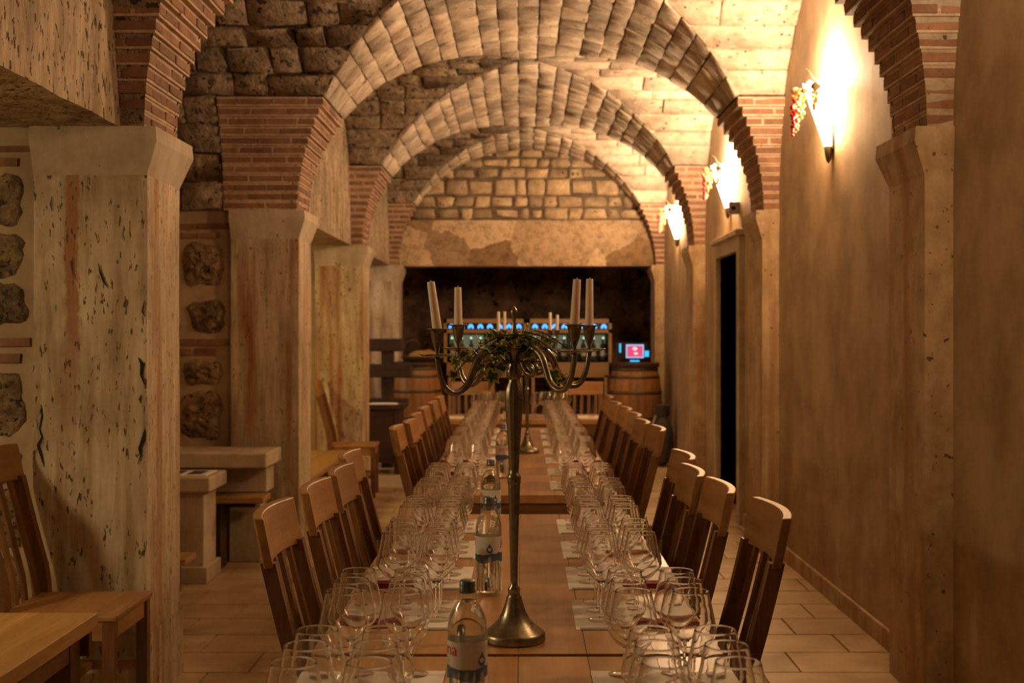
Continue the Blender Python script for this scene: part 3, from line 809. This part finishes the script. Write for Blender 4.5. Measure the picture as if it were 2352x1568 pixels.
# ------------------------------------------------------------------ glassware
BOWL = [(.0045,.0985),(.010,.102),(.023,.1125),(.038,.1285),(.0485,.142),(.0528,.1498),(.0534,.1545),(.0515,.167),(.0473,.187),(.0424,.210),(.0384,.2305),(.0375,.2340)]
def make_glass():
    g = empty('wine_glass')
    inner = [(.0373,.2350),(.0369,.2350)]+[(r_-.0009, z+(.0009 if z < .14 else 0)) for r_, z in reversed(BOWL)][:-1]
    MB().lathe([(.0,.0983)]+BOWL+inner+[(.0,.1012)], 32).build('bowl', 'stem', g, True)
    MB().lathe([(.0,.0005),(.0365,.0004),(.037,.0012),(.036,.0020),(.02,.0034),(.0075,.006)], 24).build('foot', 'glass', g, True)
    MB().lathe([(.0,.004),(.0075,.0055),(.0042,.014),(.0036,.04),(.0036,.085),(.0048,.096),(.011,.1003),(.0,.1012)], 14).build('stem', 'stem', g, True)
    return g
g0 = make_glass(); gu = [False]
def glass(x, y, label, group, z=.7512):
    g = g0 if not gu[0] else copy_tree(g0); gu[0] = True
    g.location = (x, y, z); g.rotation_euler = (0,0,random.uniform(0,6)); tag(g, label, 'wine glass', group)
tum_me = MB().lathe([(.0,.004),(.024,.004),(.0255,.008),(.030,.05),(.0325,.096)], 24).lathe([(.0,.0),(.0255,.0),(.0262,.004),(.0335,.096)], 24).mesh('water_glass', 'glass', True)
mat_me = MB().box(-.165, .165, -.178, .178, 0, .0012).mesh('placemat', 'paper')
tag_me = MB().box(-.05, .05, -.012, .012, .0012, .0018).mesh('printed_tag', 'tag')
nap = MB()
for L in range(3):
    nap.box(-.085+.004*L, .085-.004*L, -.03+.003*L, .03-.002*L, .005*L, .005*L+.0045)
nap_me = nap.mesh('napkin', 'napkin')
places = [2.05, 2.60, 3.34, 3.84, 4.34, 4.86, 6.16, 6.77, 7.38, 7.95, 8.5, 9.05, 9.55]
for k, yc in enumerate(places):
    for side in (1, -1):
        sd = 'right-hand' if side > 0 else 'left-hand'; xo = -.01
        X = lambda a: xo+side*a
        near0 = k < 2
        dxx = .03 if near0 else 0
        pm = ob('placemat', mat_me, None, (X(.315+dxx*.5), yc, .75)); tag(pm, f'white paper placemat, {ORD[k]} from the camera in the {sd} row', 'placemat', 'paper placemats on the long table')
        ob('printed_tag', tag_me, pm, (side*-.105, -.168, 0))
        for c, xg in enumerate((.220+dxx*.7, .330+dxx)):
            for r_, dy in enumerate((-.068, .041, .150)):
                if k >= 6: dy *= 1.0
                glass(X(xg+random.uniform(-.002,.002)), yc+dy+random.uniform(-.0008,.0008),
                      f"{('front','middle','back')[r_]} stemmed wine glass, {('inner','outer')[c]} file of the {ORD[k]} {sd} placemat from camera", 'wine glasses on the placemats')
        t = ob('water_glass', tum_me, None, (X(.432), yc+.12, .7512)); tag(t, f'small clear water tumbler beside the {ORD[k]} {sd} placemat from the camera', 'tumbler', 'water tumblers')
        n = ob('napkin', nap_me, None, (X(.395), yc-.143, .7514), random.uniform(-.06,.06)); tag(n, f'folded burgundy napkin on the {ORD[k]} {sd} placemat from the camera', 'napkin', 'burgundy napkins')
for q, (x, y) in enumerate(((-.42,11.05),(-.30,11.1),(-.20,11.02),(-.33,11.28),(-.18,11.25),(.12,11.0),(.2,11.15),(.32,11.05),(.40,11.2),(.28,11.3))):
    glass(x, y, f'{ORD[q]} blurred wine glass from the left on the crosswise end table', 'wine glasses on the end table')
t = ob('water_glass', tum_me, None, (.62, 11.0, .7512)); tag(t, 'lone water tumbler at the right end of the crosswise table', 'tumbler', 'water tumblers')
for x, y, lb in ((-.58,11.05,'left'),(.60,11.08,'right')):
    m_ = MB().box(-.13,.13,-.12,.12,0,.006).box(-.10,.09,-.09,.10,.006,.012)
    tag(m_.build('table_cloth_square', 'whitecloth', None, False, (x, y, .7505)), f'white cloth square at the {lb} end of the crosswise table', 'napkin')

# ------------------------------------------------------------------ water bottles
RB = .039
def text_mesh(body, size):
    cu = bpy.data.curves.new('t', 'FONT'); cu.body = body; cu.size = size; cu.align_x = 'CENTER'; cu.extrude = 0; cu.resolution_u = 3
    o = bpy.data.objects.new('t', cu); COL.objects.link(o)
    dg = bpy.context.evaluated_depsgraph_get(); me = bpy.data.meshes.new_from_object(o.evaluated_get(dg))
    bpy.data.objects.remove(o); return me
def wrap(me, ang, z, r_):
    for v in me.vertices:
        a = ang + v.co.x/r_; v.co = (r_*math.sin(a), -r_*math.cos(a), z+v.co.y)
    return me
def band(zf0, zf1, r_, n=48, a0=-PI, a1=PI):
    mb = MB()
    for k in range(n+1):
        a = a0+(a1-a0)*k/n; mb.v += [(r_*math.sin(a), -r_*math.cos(a), zf0(a)), (r_*math.sin(a), -r_*math.cos(a), zf1(a))]
    for k in range(n): mb.f.append((2*k, 2*k+2, 2*k+3, 2*k+1)); mb.mi.append(0)
    return mb
def make_bottle():
    b = empty('water_bottle')
    prof = [(.0,.004),(.030,.0),(.0365,.003),(RB,.010),(RB,.185),(.0385,.200),(.035,.217),(.027,.234),(.019,.247),(.0155,.258),(.0142,.275),(.0142,.280)]
    MB().lathe(prof, 36).build('bottle_body', 'bglass', b, True)
    wp = [(.0,.008),(.029,.0065),(.036,.012),(.0366,.185),(.036,.200),(.0325,.217),(.0245,.234),(.0165,.246),(.0,.246)]
    MB().lathe(wp, 36).build('water', 'water', b, True)
    cp = MB().lathe([(.0,.286),(.0135,.286),(.0152,.284),(.0155,.268),(.0160,.267),(.0160,.262),(.0150,.262)], 24)
    cp.lathe([(.0157,.276),(.0159,.277),(.0157,.278)], 24); cp.build('cap', 'cap', b, True)
    lb = band(lambda a: .118, lambda a: .172, RB+.0004).build('label', 'lab_w', b, True)
    band(lambda a: .098+.004*math.sin(a*3), lambda a: .122+.005*noise.noise(Vector((a*3.2, 1, 0)))+.003*math.sin(a*2), RB+.0007).build('wave', 'lab_b', lb, True)
    band(lambda a: .118-.062*max(0, 1-abs(a-1.2)/.7)*(.75+.5*noise.noise(Vector((a*9, 3, 0)))), lambda a: .100, RB+.0004, 20, .55, 1.9).build('mountain_print', 'lab_w', lb, True)
    dm = MB(); pts = [(0,.030)]
    for k in range(13):
        a = PI*.17+(2*PI-PI*.34)*k/12; pts.append((.0095*math.sin(a), .0105+.0105*math.cos(a)))
    for x, z in pts: a = x/RB; dm.v.append(((RB+.0010)*math.sin(a), -(RB+.0010)*math.cos(a), .124+z))
    dm.f.append(tuple(range(len(pts)))); dm.mi.append(0); dm.build('drop_emblem', 'lab_b', lb)
    bc = MB()
    for k in range(7):
        a = -.12+k*.035; bc.add([((RB+.0011)*math.sin(q), -(RB+.0011)*math.cos(q), z) for q, z in ((a,.098),(a+.018,.098),(a+.018,.114),(a,.114))], [(0,1,2,3)])
    bc.build('barcode', 'lab_w', lb)
    for ang in (1.65, -2.0):
        me = wrap(text_mesh('Jana', .034), ang, .146, RB+.0010); me.materials.append(M['lab_r']); ob('brand_lettering', me, lb)
        for q in range(4):
            band(lambda a: .139-q*.005, lambda a: .1405-q*.005, RB+.0010, 6, ang-.3, ang+.1+.06*(q % 2)).build('small_print', 'tag', lb)
    return b
b0 = make_bottle()
for k, (x, y, rz, lb) in enumerate(((-.108,2.39,.85,'water bottle nearest the camera, cut by the bottom edge'),(-.100,3.61,.10,'upright water bottle left of the candelabra foot'),
        (-.122,4.67,.5,'water bottle behind the one beside the candelabra foot'),(-.105,6.50,2.2,'water bottle with red lettering on the table behind the gap'),(-.11,8.2,1.0,'blurred water bottle far along the table row'))):
    b = b0 if k == 0 else copy_tree(b0)
    b.location = (x, y, .7505); b.rotation_euler = (0,0,rz); tag(b, lb, 'bottle', 'water bottles on the table')

# ------------------------------------------------------------------ candelabra
ARM = [(.071,.696),(.086,.689),(.087,.676),(.068,.668),(.046,.679),(.035,.704),(.044,.724),(.068,.733),(.095,.725),(.116,.707),(.129,.681),(.143,.654),(.163,.638),(.188,.633),(.211,.645),(.225,.67),(.233,.70),(.236,.722)]
def catmull(p, n=4):
    out = []
    for i in range(len(p)-1):
        a, b, c, d = (Vector(p[max(i-1,0)]), Vector(p[i]), Vector(p[i+1]), Vector(p[min(i+2,len(p)-1)]))
        for k in range(n):
            t = k/n; out.append(.5*((2*b)+(c-a)*t+(2*a-5*b+4*c-d)*t*t+(3*b-a-3*c+d)*t**3))
    out.append(Vector(p[-1])); return out
AZI = [PI+math.radians(39.4), PI-math.radians(50.6), -math.radians(52.5), math.radians(34)]
DROOP = [-.010, 0.002, 0.0, 0.0]
def make_candelabra():
    c = empty('candelabra')
    prof = [(.0,.0),(.077,.0),(.079,.004),(.079,.018),(.072,.024),(.055,.037),(.040,.053),(.029,.074),(.022,.096),(.0187,.110)]
    MB().lathe(prof, 40).build('foot', 'pewter', c, True)
    MB().lathe([(.0187,.108),(.0155,.112),(.0150,.124),(.0158,.126),(.0155,.130),(.010,.137),(.0085,.146)], 28).build('collar', 'pewter', c, True)
    st = MB(); sp = [(.0085,.144),(.0095,.20),(.0115,.29),(.0138,.37),(.0148,.392)]; sp2 = [(.0112,.424),(.0125,.45),(.0165,.52),(.0205,.575),(.0228,.60),(.0228,.618),(.0195,.635),(.0140,.648),(.0132,.655)]
    def flute(prof):
        seg = 48; o = len(st.v)
        for r_, z in prof:
            for k in range(seg):
                a = 2*PI*k/seg; rr = r_*(1+.045*math.cos(12*a)); st.v.append((rr*math.cos(a), rr*math.sin(a), z))
        for i in range(len(prof)-1):
            for k in range(seg): k2 = (k+1) % seg; st.f.append((o+i*seg+k, o+i*seg+k2, o+(i+1)*seg+k2, o+(i+1)*seg+k)); st.mi.append(0)
    flute(sp); flute(sp2); st.build('stem', 'pewter', c, True)
    MB().lathe([(.0140,.390),(.0170,.396),(.0165,.401),(.0175,.408),(.0160,.414),(.0125,.418),(.0112,.427)], 28).build('knop', 'pewter', c, True)
    MB().lathe([(.0132,.653),(.019,.662),(.0205,.672),(.019,.682),(.0145,.690),(.016,.71),(.030,.725),(.034,.735),(.026,.748),(.012,.757),(.0095,.765),(.0060,.782),(.0042,.795),(.0048,.806),(.0078,.814),(.0088,.822),(.0080,.829),(.0040,.8335),(.002,.838),(.0,.839)], 28).build('finial', 'pewter', c, True)
    path = catmull([(a, 0, b) for a, b in ARM], 3); n = len(path)
    for az, dz in zip(AZI, DROOP):
        ca, sa = math.cos(az), math.sin(az)
        pts = [(p.x*ca, p.x*sa, p.z+dz*(p.x/.236)) for p in path]
        arm = MB().tube(pts, [.0068+.0022*math.sin(PI*min(1, i/n*1.15)) for i in range(n)], 8).build('arm', 'pewter', c, True)
        cx, cy, cz = .236*ca, .236*sa, .724+dz
        MB().lathe([(.008,-.004),(.018,-.001),(.034,.001),(.042,.004),(.0435,.0055),(.042,.0062),(.030,.0035),(.006,.003)], 28, (cx, cy, cz)).build('drip_pan', 'pewter', arm, True)
        MB().lathe([(.0045,.002),(.0042,.010),(.007,.020),(.0120,.034),(.0150,.050),(.0165,.062),(.0245,.0655),(.0245,.0668),(.0150,.066),(.0140,.060),(.0,.058)], 24, (cx, cy, cz)).build('candle_cup', 'pewter', arm, True)
    for k in range(4):   # small inner links from the hub to the scrolls
        az = AZI[k]; MB().tube([(.02*math.cos(az), .02*math.sin(az), .70), (.036*math.cos(az), .036*math.sin(az), .703)], .006, 8).build('arm_link', 'pewter', c, True)
    return c
def candles(base, tilts, heights, which, rr=1.0):
    bx, by, bz = base
    for k, (az, dz) in enumerate(zip(AZI, DROOP)):
        L = heights[k]
        mb = MB().lathe([(.0,-.004),(.0118*rr,-.004),(.0114*rr,.0),(.0093*rr,L),(.0080*rr,L+.002),(.0,L+.0015)], 20)
        mb.tube([(0,0,L),(.0004,0,L+.006)], .0009, 5)
        o = mb.build('candle', 'wax', None, True, (bx+.236*math.cos(az), by+.236*math.sin(az), bz+.724+dz+.064))
        o.rotation_euler = tilts[k]; tag(o, which[k], 'candle', 'candles in the candelabra')
c0 = make_candelabra(); P1 = (-.021, 3.06, .7502); c0.location = P1
tag(c0, 'tall pewter candelabra with scrolled arms in the middle of the table', 'candelabra', 'candelabra on the table row')
candles(P1, [(0,-.135,0),(0,-.01,0),(0,.055,0),(0,.012,0)], [.114,.100,.107,.122],
        ['white candle leaning left, leftmost on the near candelabra', 'shorter upright white candle, second from left on the near candelabra', 'white candle leaning right, third from left on the near candelabra', 'upright white candle, rightmost on the near candelabra'])
c1 = copy_tree(c0); P2 = (.030, 7.84, .7502); c1.location = P2; c1.rotation_euler = (0,0,0); tag(c1, 'farther blurred pewter candelabra seen behind the ivy candelabra', 'candelabra', 'candelabra on the table row')
candles(P2, [(0,0,0),(0,.02,0),(0,0,0),(0,.03,0)], [.125,.12,.11,.10],
        ['front left candle on the farther candelabra', 'back left candle on the farther candelabra', 'front right candle on the farther candelabra', 'back right candle on the farther candelabra'])

# ivy wreath over the near candelabra
iv = empty('ivy_garland', (P1[0], P1[1], P1[2]+.70)); tag(iv, 'variegated green and cream ivy garland wound around the candelabra hub', 'ivy')
LEAF = [(0,-.15),(.30,-.32),(.52,-.05),(.34,.12),(.46,.42),(.17,.40),(0,.95),(-.17,.40),(-.46,.42),(-.34,.12),(-.52,-.05),(-.30,-.32)]
def leaf_mesh(seed):
    rr = random.Random(seed); mb = MB(); cz = lambda x, y: -.22*abs(x)-.18*y*y+.05*math.sin(y*4+seed)
    inn = [(x*rr.uniform(.52,.78), .1+(y-.1)*rr.uniform(.52,.78)) for x, y in LEAF]
    vs = [(0, .1, .02)]+[(x, y, cz(x, y)) for x, y in inn]+[(x, y, cz(x, y)) for x, y in LEAF]
    n = len(LEAF)
    fs = [(0, 1+k, 1+(k+1) % n) for k in range(n)]; mb.add(vs, fs, 0)
    mb.f += [(1+k, 1+n+k, 1+n+(k+1) % n, 1+(k+1) % n) for k in range(n)]; mb.mi += [1]*n
    mb.tube([(0,-.15,0),(0,-.5,.08)], .025, 5, 0)
    return mb.mesh('ivy_leaf', ['leaf', 'leaf_e'])
LM = [leaf_mesh(k) for k in range(5)]
rl = random.Random(4)
def leaf(pos, size, rot): 
    o = ob('ivy_leaf', rl.choice(LM), iv, pos); o.scale = (size,)*3; o.rotation_euler = rot
for k in range(88):
    a = rl.uniform(0, 2*PI); r_ = .018+.060*rl.random()**.8; z = .068-.42*r_+rl.uniform(-.03,.014)
    leaf((r_*math.cos(a)*1.15, r_*math.sin(a), z), rl.uniform(.024,.044), (rl.uniform(-.9,1.4), rl.uniform(-.8,.8), a+rl.uniform(-1.2,1.2)-PI/2))
for (x, y, z, s_, rot) in ((-.052,-.06,-.030,.046,(-1.45,.25,.3)), (.098,-.05,-.028,.046,(-1.5,-.2,-.4)), (-.028,-.04,-.012,.036,(-1.4,.6,0)), (.12,-.05,-.04,.03,(-1.2,.7,.4)),
                           (-.125,0,.02,.038,(-.9,.3,.8)), (-.145,.02,.0,.036,(-1.3,.2,-.3)), (-.10,-.02,.025,.036,(.8,.2,1)), (-.15,0,-.03,.03,(-1.2,.1,0)), (-.085,.04,-.01,.034,(-1,.4,.3)), (.06,-.05,.02,.036,(-.8,-.5,.1))):
    leaf((x, y, z), s_, rot)
for pts in ([(-.15,0,-.035),(-.12,-.02,.0),(-.07,-.05,.045),(-.02,-.06,.065),(.04,-.06,.062),(.08,-.05,.04),(.115,-.04,.012)], [(-.10,-.03,-.045),(-.07,-.05,-.02),(-.04,-.05,-.01),(0,-.06,.0),(.06,-.06,.0),(.09,-.05,-.012)],
            [(-.06,.05,.04),(0,.06,.07),(.06,.03,.075),(.10,.0,.055),(.13,0,.035)], [(.02,-.05,.075),(.07,-.045,.062),(.105,-.04,.045)]):
    MB().tube([tuple(p) for p in catmull(pts, 4)], .0017, 6).build('vine', 'vine', iv, True)

# ------------------------------------------------------------------ stone furniture and benches of the left niches
st = empty('stone_table', (-2.45, 7.56, 0)); tag(st, 'low pale stone pedestal table with open book on top', 'stone table')
def part(root, mb, name, mat, bv=.006):
    o = mb.build(name, mat, root); o.matrix_parent_inverse = Matrix.Translation(-Vector(root.location)); 
    if bv: bevel(o, bv)
    return o
part(st, MB().box(-3.1, -1.885, 7.34, 7.78, .56, .65), 'slab_top', 'slab', .01)
part(st, MB().box(-2.12, -1.94, 7.42, 7.72, .09, .56), 'pedestal', 'slab'); part(st, MB().box(-2.14, -1.915, 7.39, 7.75, 0, .10), 'pedestal_base', 'slab')
part(st, MB().box(-3.0, -2.82, 7.42, 7.72, 0, .56), 'pedestal', 'slab')
bk = empty('open_book', (-2.14, 7.57, .6505)); tag(bk, 'open printed brochure lying on the low stone table', 'book')
for s in (-1, 1): MB().add([(0,-.14,.003),(s*.21,-.14,.006),(s*.21,.14,.006),(0,.14,.003),(0,-.14,.0),(s*.21,-.14,0),(s*.21,.14,0),(0,.14,0)], [(0,1,2,3),(7,6,5,4),(0,4,5,1),(1,5,6,2),(2,6,7,3)]).build('page', 'paper', bk)
for k in range(3): MB().box(-.18+.13*k, -.09+.13*k, -.1, .09, .0065, .0072).build('printed_picture', 'bag', bk)
sb = empty('stone_console', (-2.2, 8.1, 0)); tag(sb, 'higher pale stone console table against the second left pillar', 'stone table')
part(sb, MB().box(-3.15, -1.64, 7.80, 8.30, .655, .75), 'slab_top', 'slab', .01)
part(sb, MB().box(-3.1, -1.69, 8.05, 8.30, .47, .655), 'front_panel', 'slab')
part(sb, MB().box(-1.95, -1.74, 8.1, 8.30, 0, .47), 'support', 'slab'); part(sb, MB().box(-3.0, -2.8, 8.1, 8.30, 0, .47), 'support', 'slab')
wb = empty('wooden_bench', (-2.2, 7.95, 0)); tag(wb, 'short wooden bench with dark legs under the stone console', 'bench')
part(wb, MB().box(-3.1, -1.66, 7.80, 8.04, .43, .468), 'seat', 'bench'); 
for x in (-1.99, -2.9): part(wb, MB().box(x-.05, x+.05, 7.84, 8.0, 0, .43), 'leg', 'dark')
part(wb, MB().box(-3.0, -1.75, 7.98, 8.0, .38, .43), 'rail', 'dark')
lb_ = empty('foot_bench', (-2.3, 7.1, 0)); tag(lb_, 'low wooden foot bench end peeking beside the nearest left pillar', 'bench')
part(lb_, MB().box(-2.7, -1.93, 6.98, 7.22, .19, .225), 'seat', 'bench')
for x in (-2.05, -2.6): part(lb_, MB().box(x-.04, x+.04, 7.02, 7.18, 0, .19), 'leg', 'dark')
nb = empty('niche_bench', (-1.8, 10.2, 0)); tag(nb, 'long yellowish wooden bench between the second and third left pillars', 'bench')
part(nb, MB().box(-2.05, -1.80, 9.0, 11.15, .41, .45), 'seat', 'bench'); part(nb, MB().box(-1.79, -1.56, 9.0, 11.15, .41, .45), 'seat', 'bench')
for y in (9.2, 10.9): part(nb, MB().box(-2.0, -1.62, y-.04, y+.04, 0, .41), 'leg', 'dark')

# dark rustic rack and chest by the far left pillar
rk = empty('beam_rack', (-1.6, 13.9, 0)); tag(rk, 'dark rustic rack of thick wooden beams beside the left barrel', 'shelf')
part(rk, MB().box(-2.05, -1.36, 13.72, 13.98, 1.32, 1.455, j=.006), 'beam', 'dark'); part(rk, MB().box(-2.05, -1.26, 13.70, 13.98, 1.02, 1.165, j=.006), 'beam', 'dark')
for x in (-1.53, -2.0): part(rk, MB().box(x-.065, x+.065, 13.76, 13.94, 0, 1.33), 'post', 'dark')
part(rk, MB().box(-2.05, -1.3, 13.72, 13.98, .70, .78), 'beam', 'dark')
ch = empty('wooden_chest', (-1.52, 13.35, 0)); tag(ch, 'dark wooden chest table with white paper on top, left background', 'chest')
part(ch, MB().box(-1.85, -1.28, 13.1, 13.62, .70, .745), 'lid', 'dark'); part(ch, MB().box(-1.80, -1.32, 13.15, 13.58, .12, .70), 'body', 'dark')
for x in (-1.77, -1.35): part(ch, MB().box(x-.035, x+.035, 13.13, 13.2, 0, .70), 'leg', 'dark')
pp = MB().box(-.17, .17, -.1, .1, 0, .006).box(-.12, .15, -.08, .09, .006, .012); tag(pp.build('paper_stack', 'paper', None, False, (-1.53, 13.3, .746)), 'white papers lying on the dark wooden chest', 'paper')

# ------------------------------------------------------------------ barrels
def barrel(x, y, label, z0=.22):
    root = empty('wine_barrel', (x, y, 0)); tag(root, label, 'barrel', 'oak barrels at the cave opening')
    H = .90; nS = 20
    rad = lambda t: .268+.055*(1-(2*t-1)**2)
    for k in range(nS):
        a0, a1 = 2*PI*k/nS+.006, 2*PI*(k+1)/nS-.006; mb = MB(); m = 6
        for i in range(m+1):
            t = i/m; r_ = rad(t)
            for a in (a0, (a0+a1)/2, a1): mb.v.append((r_*math.cos(a), r_*math.sin(a), z0+H*t))
        for i in range(m):
            for q in range(2): mb.f.append((i*3+q, i*3+q+1, i*3+q+4, i*3+q+3)); mb.mi.append(0)
        mb.build('stave', 'oak', root, True)
    for t in (.03, .13, .33, .67, .87, .97):
        r_ = rad(t)+.003; MB().lathe([(r_-.001, z0+H*t-.02), (r_, z0+H*t-.019), (r_+.0005, z0+H*t+.019), (r_-.001, z0+H*t+.02)], 40).build('hoop', 'hoop', root, True)
    MB().lathe([(.0,z0+H-.02),(.262,z0+H-.02)], 40).lathe([(.262,z0+.02),(0,z0+.02)], 40).build('head', 'oak', root)
    for s in (-1, 1): MB().box(-.25, .25, s*.15-.05, s*.15+.05, 0, z0+.03).build('stand_beam', 'dark', root)
    MB().lathe([(.0,z0+H),(.29,z0+H),(.295,z0+H+.02),(.295,z0+H+.05),(.28,z0+H+.052),(.0,z0+H+.05)], 40).build('top_board', 'dark', root, False)
    return z0+H+.052
zt = barrel(1.335, 14.5, 'oak wine barrel with lit screen on it, right of the dispenser')
barrel(-1.30, 14.85, 'oak wine barrel with straw basket on top, left of the dispenser')
# till screen
ts = empty('till_screen', (1.33, 14.42, zt)); tag(ts, 'small lit touch screen with pink picture on the right barrel', 'screen')
MB().box(-.10, .10, -.02, .06, 0, .02).build('base', 'black', ts); MB().box(-.02, .02, .02, .04, .02, .10).build('neck', 'black', ts)
MB().box(-.22, .16, .0, .035, .045, .24).build('case', 'black', ts)
MB().box(-.105, .105, -.004, .0, .055, .215).build('screen_border', 'screen_b', ts); MB().box(-.092, .092, -.007, -.004, .068, .200).build('screen_picture', 'screen_p', ts)
MB().sphere((0,-.006,.165), .03, 12, 8, 0, (1,.1,.7)).build('screen_mark', 'screen_w', ts, True); MB().sphere((.012,-.006,.108), .026, 12, 8, 0, (1,.1,.6)).build('screen_mark', 'screen_w', ts, True)
MB().box(.115, .165, -.005, .0, .07, .14).build('side_light', 'cyan_led', ts); MB().box(-.185, -.165, -.005, .0, .12, .225).build('side_light', 'cyan_led', ts)
MB().box(-.06, .05, -.025, -.02, .012, .03).build('side_light', 'cyan_led', ts)
# basket of straw on the left barrel
bs = empty('straw_basket', (-1.24, 14.8, zt+.004)); tag(bs, 'dark basket with arched handle heaped with pale straw', 'basket')
MB().lathe([(.0,.002),(.18,.002),(.235,.06),(.24,.065),(.225,.062),(.17,.01)], 28).build('basket', 'wicker', bs, True)
mb = MB(); mb.sphere((.05,0,.07), .20, 20, 10, 0, (1,.8,.32)); mb.v = [tuple(Vector(p)+Vector((0,0,.02*noise.noise(Vector(p)*18)))) for p in mb.v]; mb.build('straw', 'straw', bs, True)
MB().tube([(-.20,0,.05),(-.21,0,.14),(-.17,0,.23),(-.11,0,.26),(-.05,0,.25),(.0,0,.2)], .006, 8).build('handle', 'wicker', bs, True)
# grey bag against the wall
bg = empty('cloth_bag', (1.60, 13.95, 0)); tag(bg, 'slumped dark grey bag leaning on the right wall beyond the doorway', 'bag')
mb = MB(); mb.sphere((0,0,.30), .3, 18, 12, 0, (.42,.5,1.0)); mb.v = [tuple(Vector(p)+Vector((.03,.03,0))*noise.noise(Vector(p)*7)) for p in mb.v]; mb.build('sack', 'bag', bg, True)
MB().lathe([(.06,.56),(.085,.60),(.075,.66),(.10,.70),(.0,.70)], 14).build('gathered_neck', 'bag', bg, True); MB().tube([(-.08,-.05,.58),(-.14,-.12,.45),(-.15,-.14,.25),(-.10,-.13,.1)], .012, 8).build('strap', 'grey', bg, True)

# ------------------------------------------------------------------ wine dispenser in the cave
YD = 16.6; kD = 2800/YD
zz = lambda py: CAMZ-(py-765)/kD
def dispenser(x0, x1, label):
    root = empty('wine_dispenser', ((x0+x1)/2, YD, 0)); tag(root, label, 'wine dispenser', 'wine dispensers in the cave')
    inv = Matrix.Translation(-Vector(root.location))
    def pt(mb, name, mat, par=None, sm=False):
        o = mb.build(name, mat, par or root, sm)
        if par is None: o.matrix_parent_inverse = inv
        return o
    e = .04
    f = [(x0, x1, zz(742), zz(732)), (x0, x1, zz(764.5), zz(756)), (x0, x1, zz(861), zz(832)), (x0, x0+e, zz(861), zz(732)), (x1-e, x1, zz(861), zz(732)), (x0+.06, x0+.10, 0, zz(861)), (x1-.10, x1-.06, 0, zz(861)), (x0+.06, x1-.06, .92, .95)]
    for a, b, c, d in f: pt(MB().box(a, b, YD-.01, YD+.05, c, d), 'frame_bar', 'gold')
    pt(MB().box(x0+.02, x1-.02, YD+.005, YD+.03, zz(757), zz(741)), 'display_panel', 'black')
    pt(MB().box(x0, x1, YD+.36, YD+.40, zz(861), zz(732)).box(x0, x1, YD+.05, YD+.4, zz(733), zz(732)).box(x0, x1, YD+.04, YD+.4, zz(861), zz(850)).box(x0, x0+.02, YD+.04, YD+.4, zz(861), zz(732)).box(x1-.02, x1, YD+.04, YD+.4, zz(861), zz(732)), 'housing', 'black')
    half = (x1-x0-2*e)/2
    for h in range(2):
        a = x0+e+h*half
        pt(MB().box(a+.03, a+half-.03, YD+.30, YD+.31, zz(802), zz(769)), 'lit_back', 'lit_back')
        pt(MB().box(a+half-.02, a+half+.02, YD, YD+.04, zz(832), zz(764)), 'mullion', 'black')
        for k in range(4):
            x = a+half*(k+.5)/4
            ic = MB()
            for s in (-1, 1):
                c_, s_ = math.cos(s*.42), math.sin(s*.42); vs = []
                for q in range(14):
                    t = 2*PI*q/14; px, pz = .0150*math.cos(t)*(1+.35*(-math.sin(t))), .034*math.sin(t)
                    vs.append((x+s*.018+px*c_-pz*s_*1.0, YD+.003, zz(749)+px*s_+pz*c_))
                ic.add(vs, [tuple(range(14))])
            pt(ic, 'drop_icon', 'blue_led')
            pt(MB().sphere((x, YD+.12, zz(776)), .014, 10, 6), 'tap_light', 'green_led', None, True)
            pt(MB().tube([(x, YD+.13, zz(778)), (x, YD+.10, zz(785)), (x, YD+.09, zz(797))], .008, 8), 'tap', 'hoop', None, True)
            b = wine0 if not wu[0] else copy_tree(wine0); wu[0] = True
            b.location = (x, YD+.21, zz(828)); tag(b, f'{ORD[wc[0]] if wc[0] < 13 else ("fourteenth","fifteenth","sixteenth")[wc[0]-13]} wine bottle from the left inside the dispensers', 'bottle', 'bottles in the wine dispensers'); wc[0] += 1
    # glass front
    pt(MB().box(x0+e, x1-e, YD+.012, YD+.016, zz(832), zz(765)), 'glass_front', 'bglass')
wine0 = empty('wine_bottle'); wu = [False]; wc = [0]
MB().lathe([(.0,.0),(.037,.0),(.038,.01),(.038,.19),(.030,.215),(.016,.24),(.0145,.29),(.0,.29)], 16).build('bottle_body', 'bottleglass', wine0, True)
MB().lathe([(.0386,.06),(.0386,.15)], 16).build('label', 'paper', wine0, True); MB().lathe([(.0165,.25),(.0155,.30),(.0,.302)], 14).build('foil', 'foil', wine0, True)
dispenser(-1.07, .055, 'left wood-framed wine dispenser with blue drop icons'); dispenser(.065, 1.215, 'right wood-framed wine dispenser with blue drop icons')

# small grey box on the wall near the second torch
jb = empty('alarm_box', (XR, 9.90, 2.53)); tag(jb, 'small grey box on the wall above the doorway', 'box')
bevel(MB().box(-.085, 0, -.025, .025, -.045, .055).build('case', 'grey', jb), .006); MB().sphere((-.05, -.026, .005), .018, 10, 6, 0, (1,.4,1)).build('sensor', 'black', jb, True)
